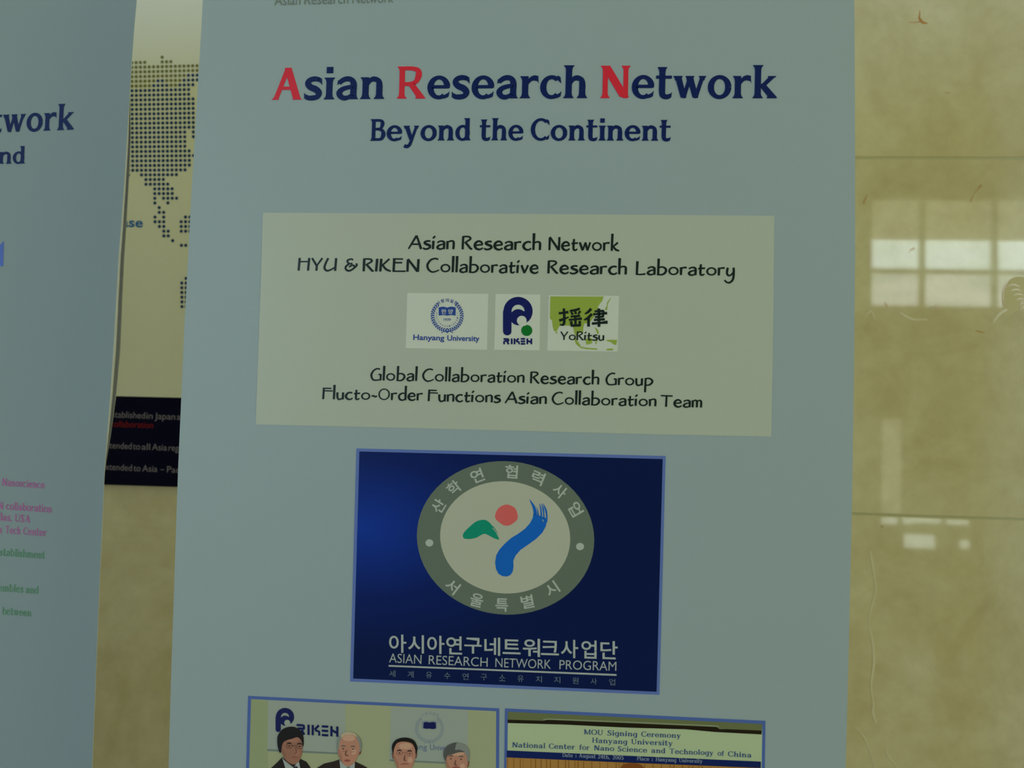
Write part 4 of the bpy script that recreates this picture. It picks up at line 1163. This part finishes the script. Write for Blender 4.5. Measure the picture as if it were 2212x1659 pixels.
kw = dict(lean=.05)
p = Print(SIDE)
set_word(p, FONT_HEAD, 'Network', -103, 160.4, 290.5, 280.2, 55.5, 'heading_navy', gap=11, special={'N': 'heading_red'}, **kw)
p.build('heading', side, 'end of a navy serif heading')
p = Print(SIDE)
set_word(p, FONT_HEAD, 'and', -32, 54.5, 354.4, 353.4, 37, 'heading_navy', gap=12, **kw)
p.build('subtitle', side)
p = Print(SIDE)
p.poly([(8.6, 520.5), (7.4, 575), (-70, 575), (-70, 600), (-120, 548), (-70, 500), (-70, 536), (-6, 536)], 'side_arrow')
p.build('printed_arrow', side, 'tip of a purple-blue shape')
def para(words, m_):
    p = Print(SIDE)
    for w_, a, c, y0, y1, cap in words: set_word(p, FONT_TEXT, w_, a, c, y0, y1, cap, m_, **kw)
    p.build('text_line', side)
para([('Nanoscience', 4.3, 96.5, 1048.6, 1055.2, 16)], 'side_pink')
para([('N', -4, 7.5, 1099.6, 1100.4, 16), ('collaboration', 12.8, 112.2, 1100.4, 1107.4, 16)], 'side_pink')
para([('Dallas,', -24, 25.5, 1122, 1125.8, 16), ('USA', 32, 65.5, 1126.4, 1129.4, 16)], 'side_pink')
para([('n', -6, 4.5, 1150.6, 1151.4, 16), ('Tech', 11.5, 44.6, 1151.8, 1154.2, 16), ('Center', 50, 100.5, 1154.6, 1158.2, 16)], 'side_pink')
para([('Establishment', -10, 97, 1199, 1206.8, 16)], 'side_green')
para([('embles', -4, 50.2, 1276.5, 1280.2, 16), ('and', 55.5, 83.5, 1280.6, 1282.6, 16)], 'side_green')
para([('between', 4.8, 67.6, 1327, 1331.6, 16)], 'side_green')

# ---------------------------------------------------------------- the map poster on the marble wall
poster = thing('map_poster', (POST.at(330, 1050).x, Y_WALL, POST.at(330, 1050).z), 'white wall poster with dotted blue map and navy caption band between the two banners', 'poster')
def px(x, y): return POST.at(x, y)
bl, br = px(226, 1046), px(384, 1053)
xl, xr = px(40, 1046).x, px(1180, 1100).x
zb = 0.5 * (bl.z + br.z)
zt = 2.45
V, F, MI = [], [], []
yf, yb = POST.p0.y, Y_WALL - 0.002
V += [(xl, yf, zb), (xr, yf, zb), (xr, yf, zt), (xl, yf, zt), (xl, yb, zb), (xr, yb, zb), (xr, yb, zt), (xl, yb, zt)]
for q in ((0, 1, 2, 3), (4, 5, 6, 7), (0, 1, 5, 4), (1, 2, 6, 5), (2, 3, 7, 6), (3, 0, 4, 7)): F.append(list(q))
mesh('board', V, F, ['poster_white'], poster)
zn = 0.5 * (px(250, 855.5).z + px(391, 859.3).z)
V = [(xl, yf - .0003, zb), (xr, yf - .0003, zb), (xr, yf - .0003, zn), (xl, yf - .0003, zn)]
band = mesh('caption_band', V, [[0, 1, 2, 3]], ['poster_navy'], poster, label='navy band with white and red lines')
DOTS = {0: [7], 1: [0, 1, 2, 3, 7, 8, 9], 14: '-1:14', 15: '-1:14', 16: '-1:12,14', 17: '-1:12,14', 18: '-1:12', 19: '-1:12', 20: '-1:13', 21: '-1:14', 22: '-1:13', 23: '-1:13', 24: '-1:12', 25: '-1,2:10', 26: '3:7', 27: '3:8',
        28: '5:9', 29: '5:9', 30: '5,7:10', 31: '5,8', 32: '6', 33: '6,7', 34: '5,7,12,13', 35: '5:7,11:13', 36: '6,7,11:13', 37: '7,8,11:13', 38: '7,8', 39: '9', 40: '11,12', 47: '12', 48: '11,12', 49: '11,12', 50: '11,12', 51: '11,12', 52: '11,12', 53: '11,12',
        2: '-1:16', 3: '-1:16', 4: '-1:16', 5: '-1:16', 6: '-1:14', 7: '-1:13', 8: '-1:13', 9: '-1:14', 10: '-1:14', 11: '-1:14', 12: '-1:14', 13: '-1:14'}
BLUE = {4: [13, 14, 15, 16], 5: [6, 7, 12, 13, 14, 15, 16], 6: [5, 6, 7, 8, 11, 12, 13, 14]}
def cols(v):
    if not isinstance(v, str): return v
    out = []
    for t in v.split(','):
        if ':' in t:
            a, c = t.split(':'); out += list(range(int(a), int(c) + 1))
        else: out.append(int(t))
    return out
pb, po = Print(POST, .0004), Print(POST, .0004)
for r_, v in DOTS.items():
    for c_ in cols(v):
        x = 240 + (248 + 52 * c_ + .55 * (r_ - 2)) / 5.53
        slope = -.027 + r_ * .00075
        y = 80 + (242 + 56.15 * r_) / 5.53 + slope * (x - 350)
        m_ = 'poster_blue' if (r_ > 6 or c_ in BLUE.get(r_, [])) else 'poster_olive'
        (pb if m_ == 'poster_blue' else po).poly(disc(x, y, 3.55, 3.65, 10), m_)
pb.build('dot_map', poster, 'map of Asia made of navy dots')
po.build('dot_map', poster, 'northern part of the map in olive dots')
p = Print(POST, .0004)
set_word(p, None, 'ase', 262, 308.6, 489.6, 491.0, 20, 'poster_cyan', weight=.02, lean=.05)
p.build('printed_word', poster, 'end of a blue word')
for m_, words in (('poster_letter', [('established', 233, 313.5, 901.4, 904.2), ('in', 316.5, 330, 904.6, 905), ('Japan', 334.5, 378.5, 905.2, 906.6), ('and', 382.5, 408, 906.8, 907.6)]),
                  ('poster_red', [('collaboration', 240, 331, 921.8, 925)]),
                  ('poster_letter', [('extended', 220, 284.7, 967.6, 970.4), ('to', 287.6, 303, 970.6, 971.2), ('all', 306.2, 324.4, 971.4, 972), ('Asia', 328.6, 360.8, 972.2, 973.4), ('region', 364.4, 408, 973.6, 975.2)]),
                  ('poster_letter', [('extended', 219.5, 285.2, 1014.2, 1017.4), ('to', 288.6, 303.6, 1017.6, 1018.2), ('Asia', 307.6, 340, 1018.4, 1019.6), ('–', 346.5, 354.5, 1019.6, 1020), ('Pacific', 361, 412, 1020.4, 1023)])):
    p = Print(POST, .0007)
    for w_, a, c, y0, y1 in words: set_word(p, None, w_, a, c, y0, y1, 13.6, m_, weight=0, lean=.045)
    p.build('text_line', band)
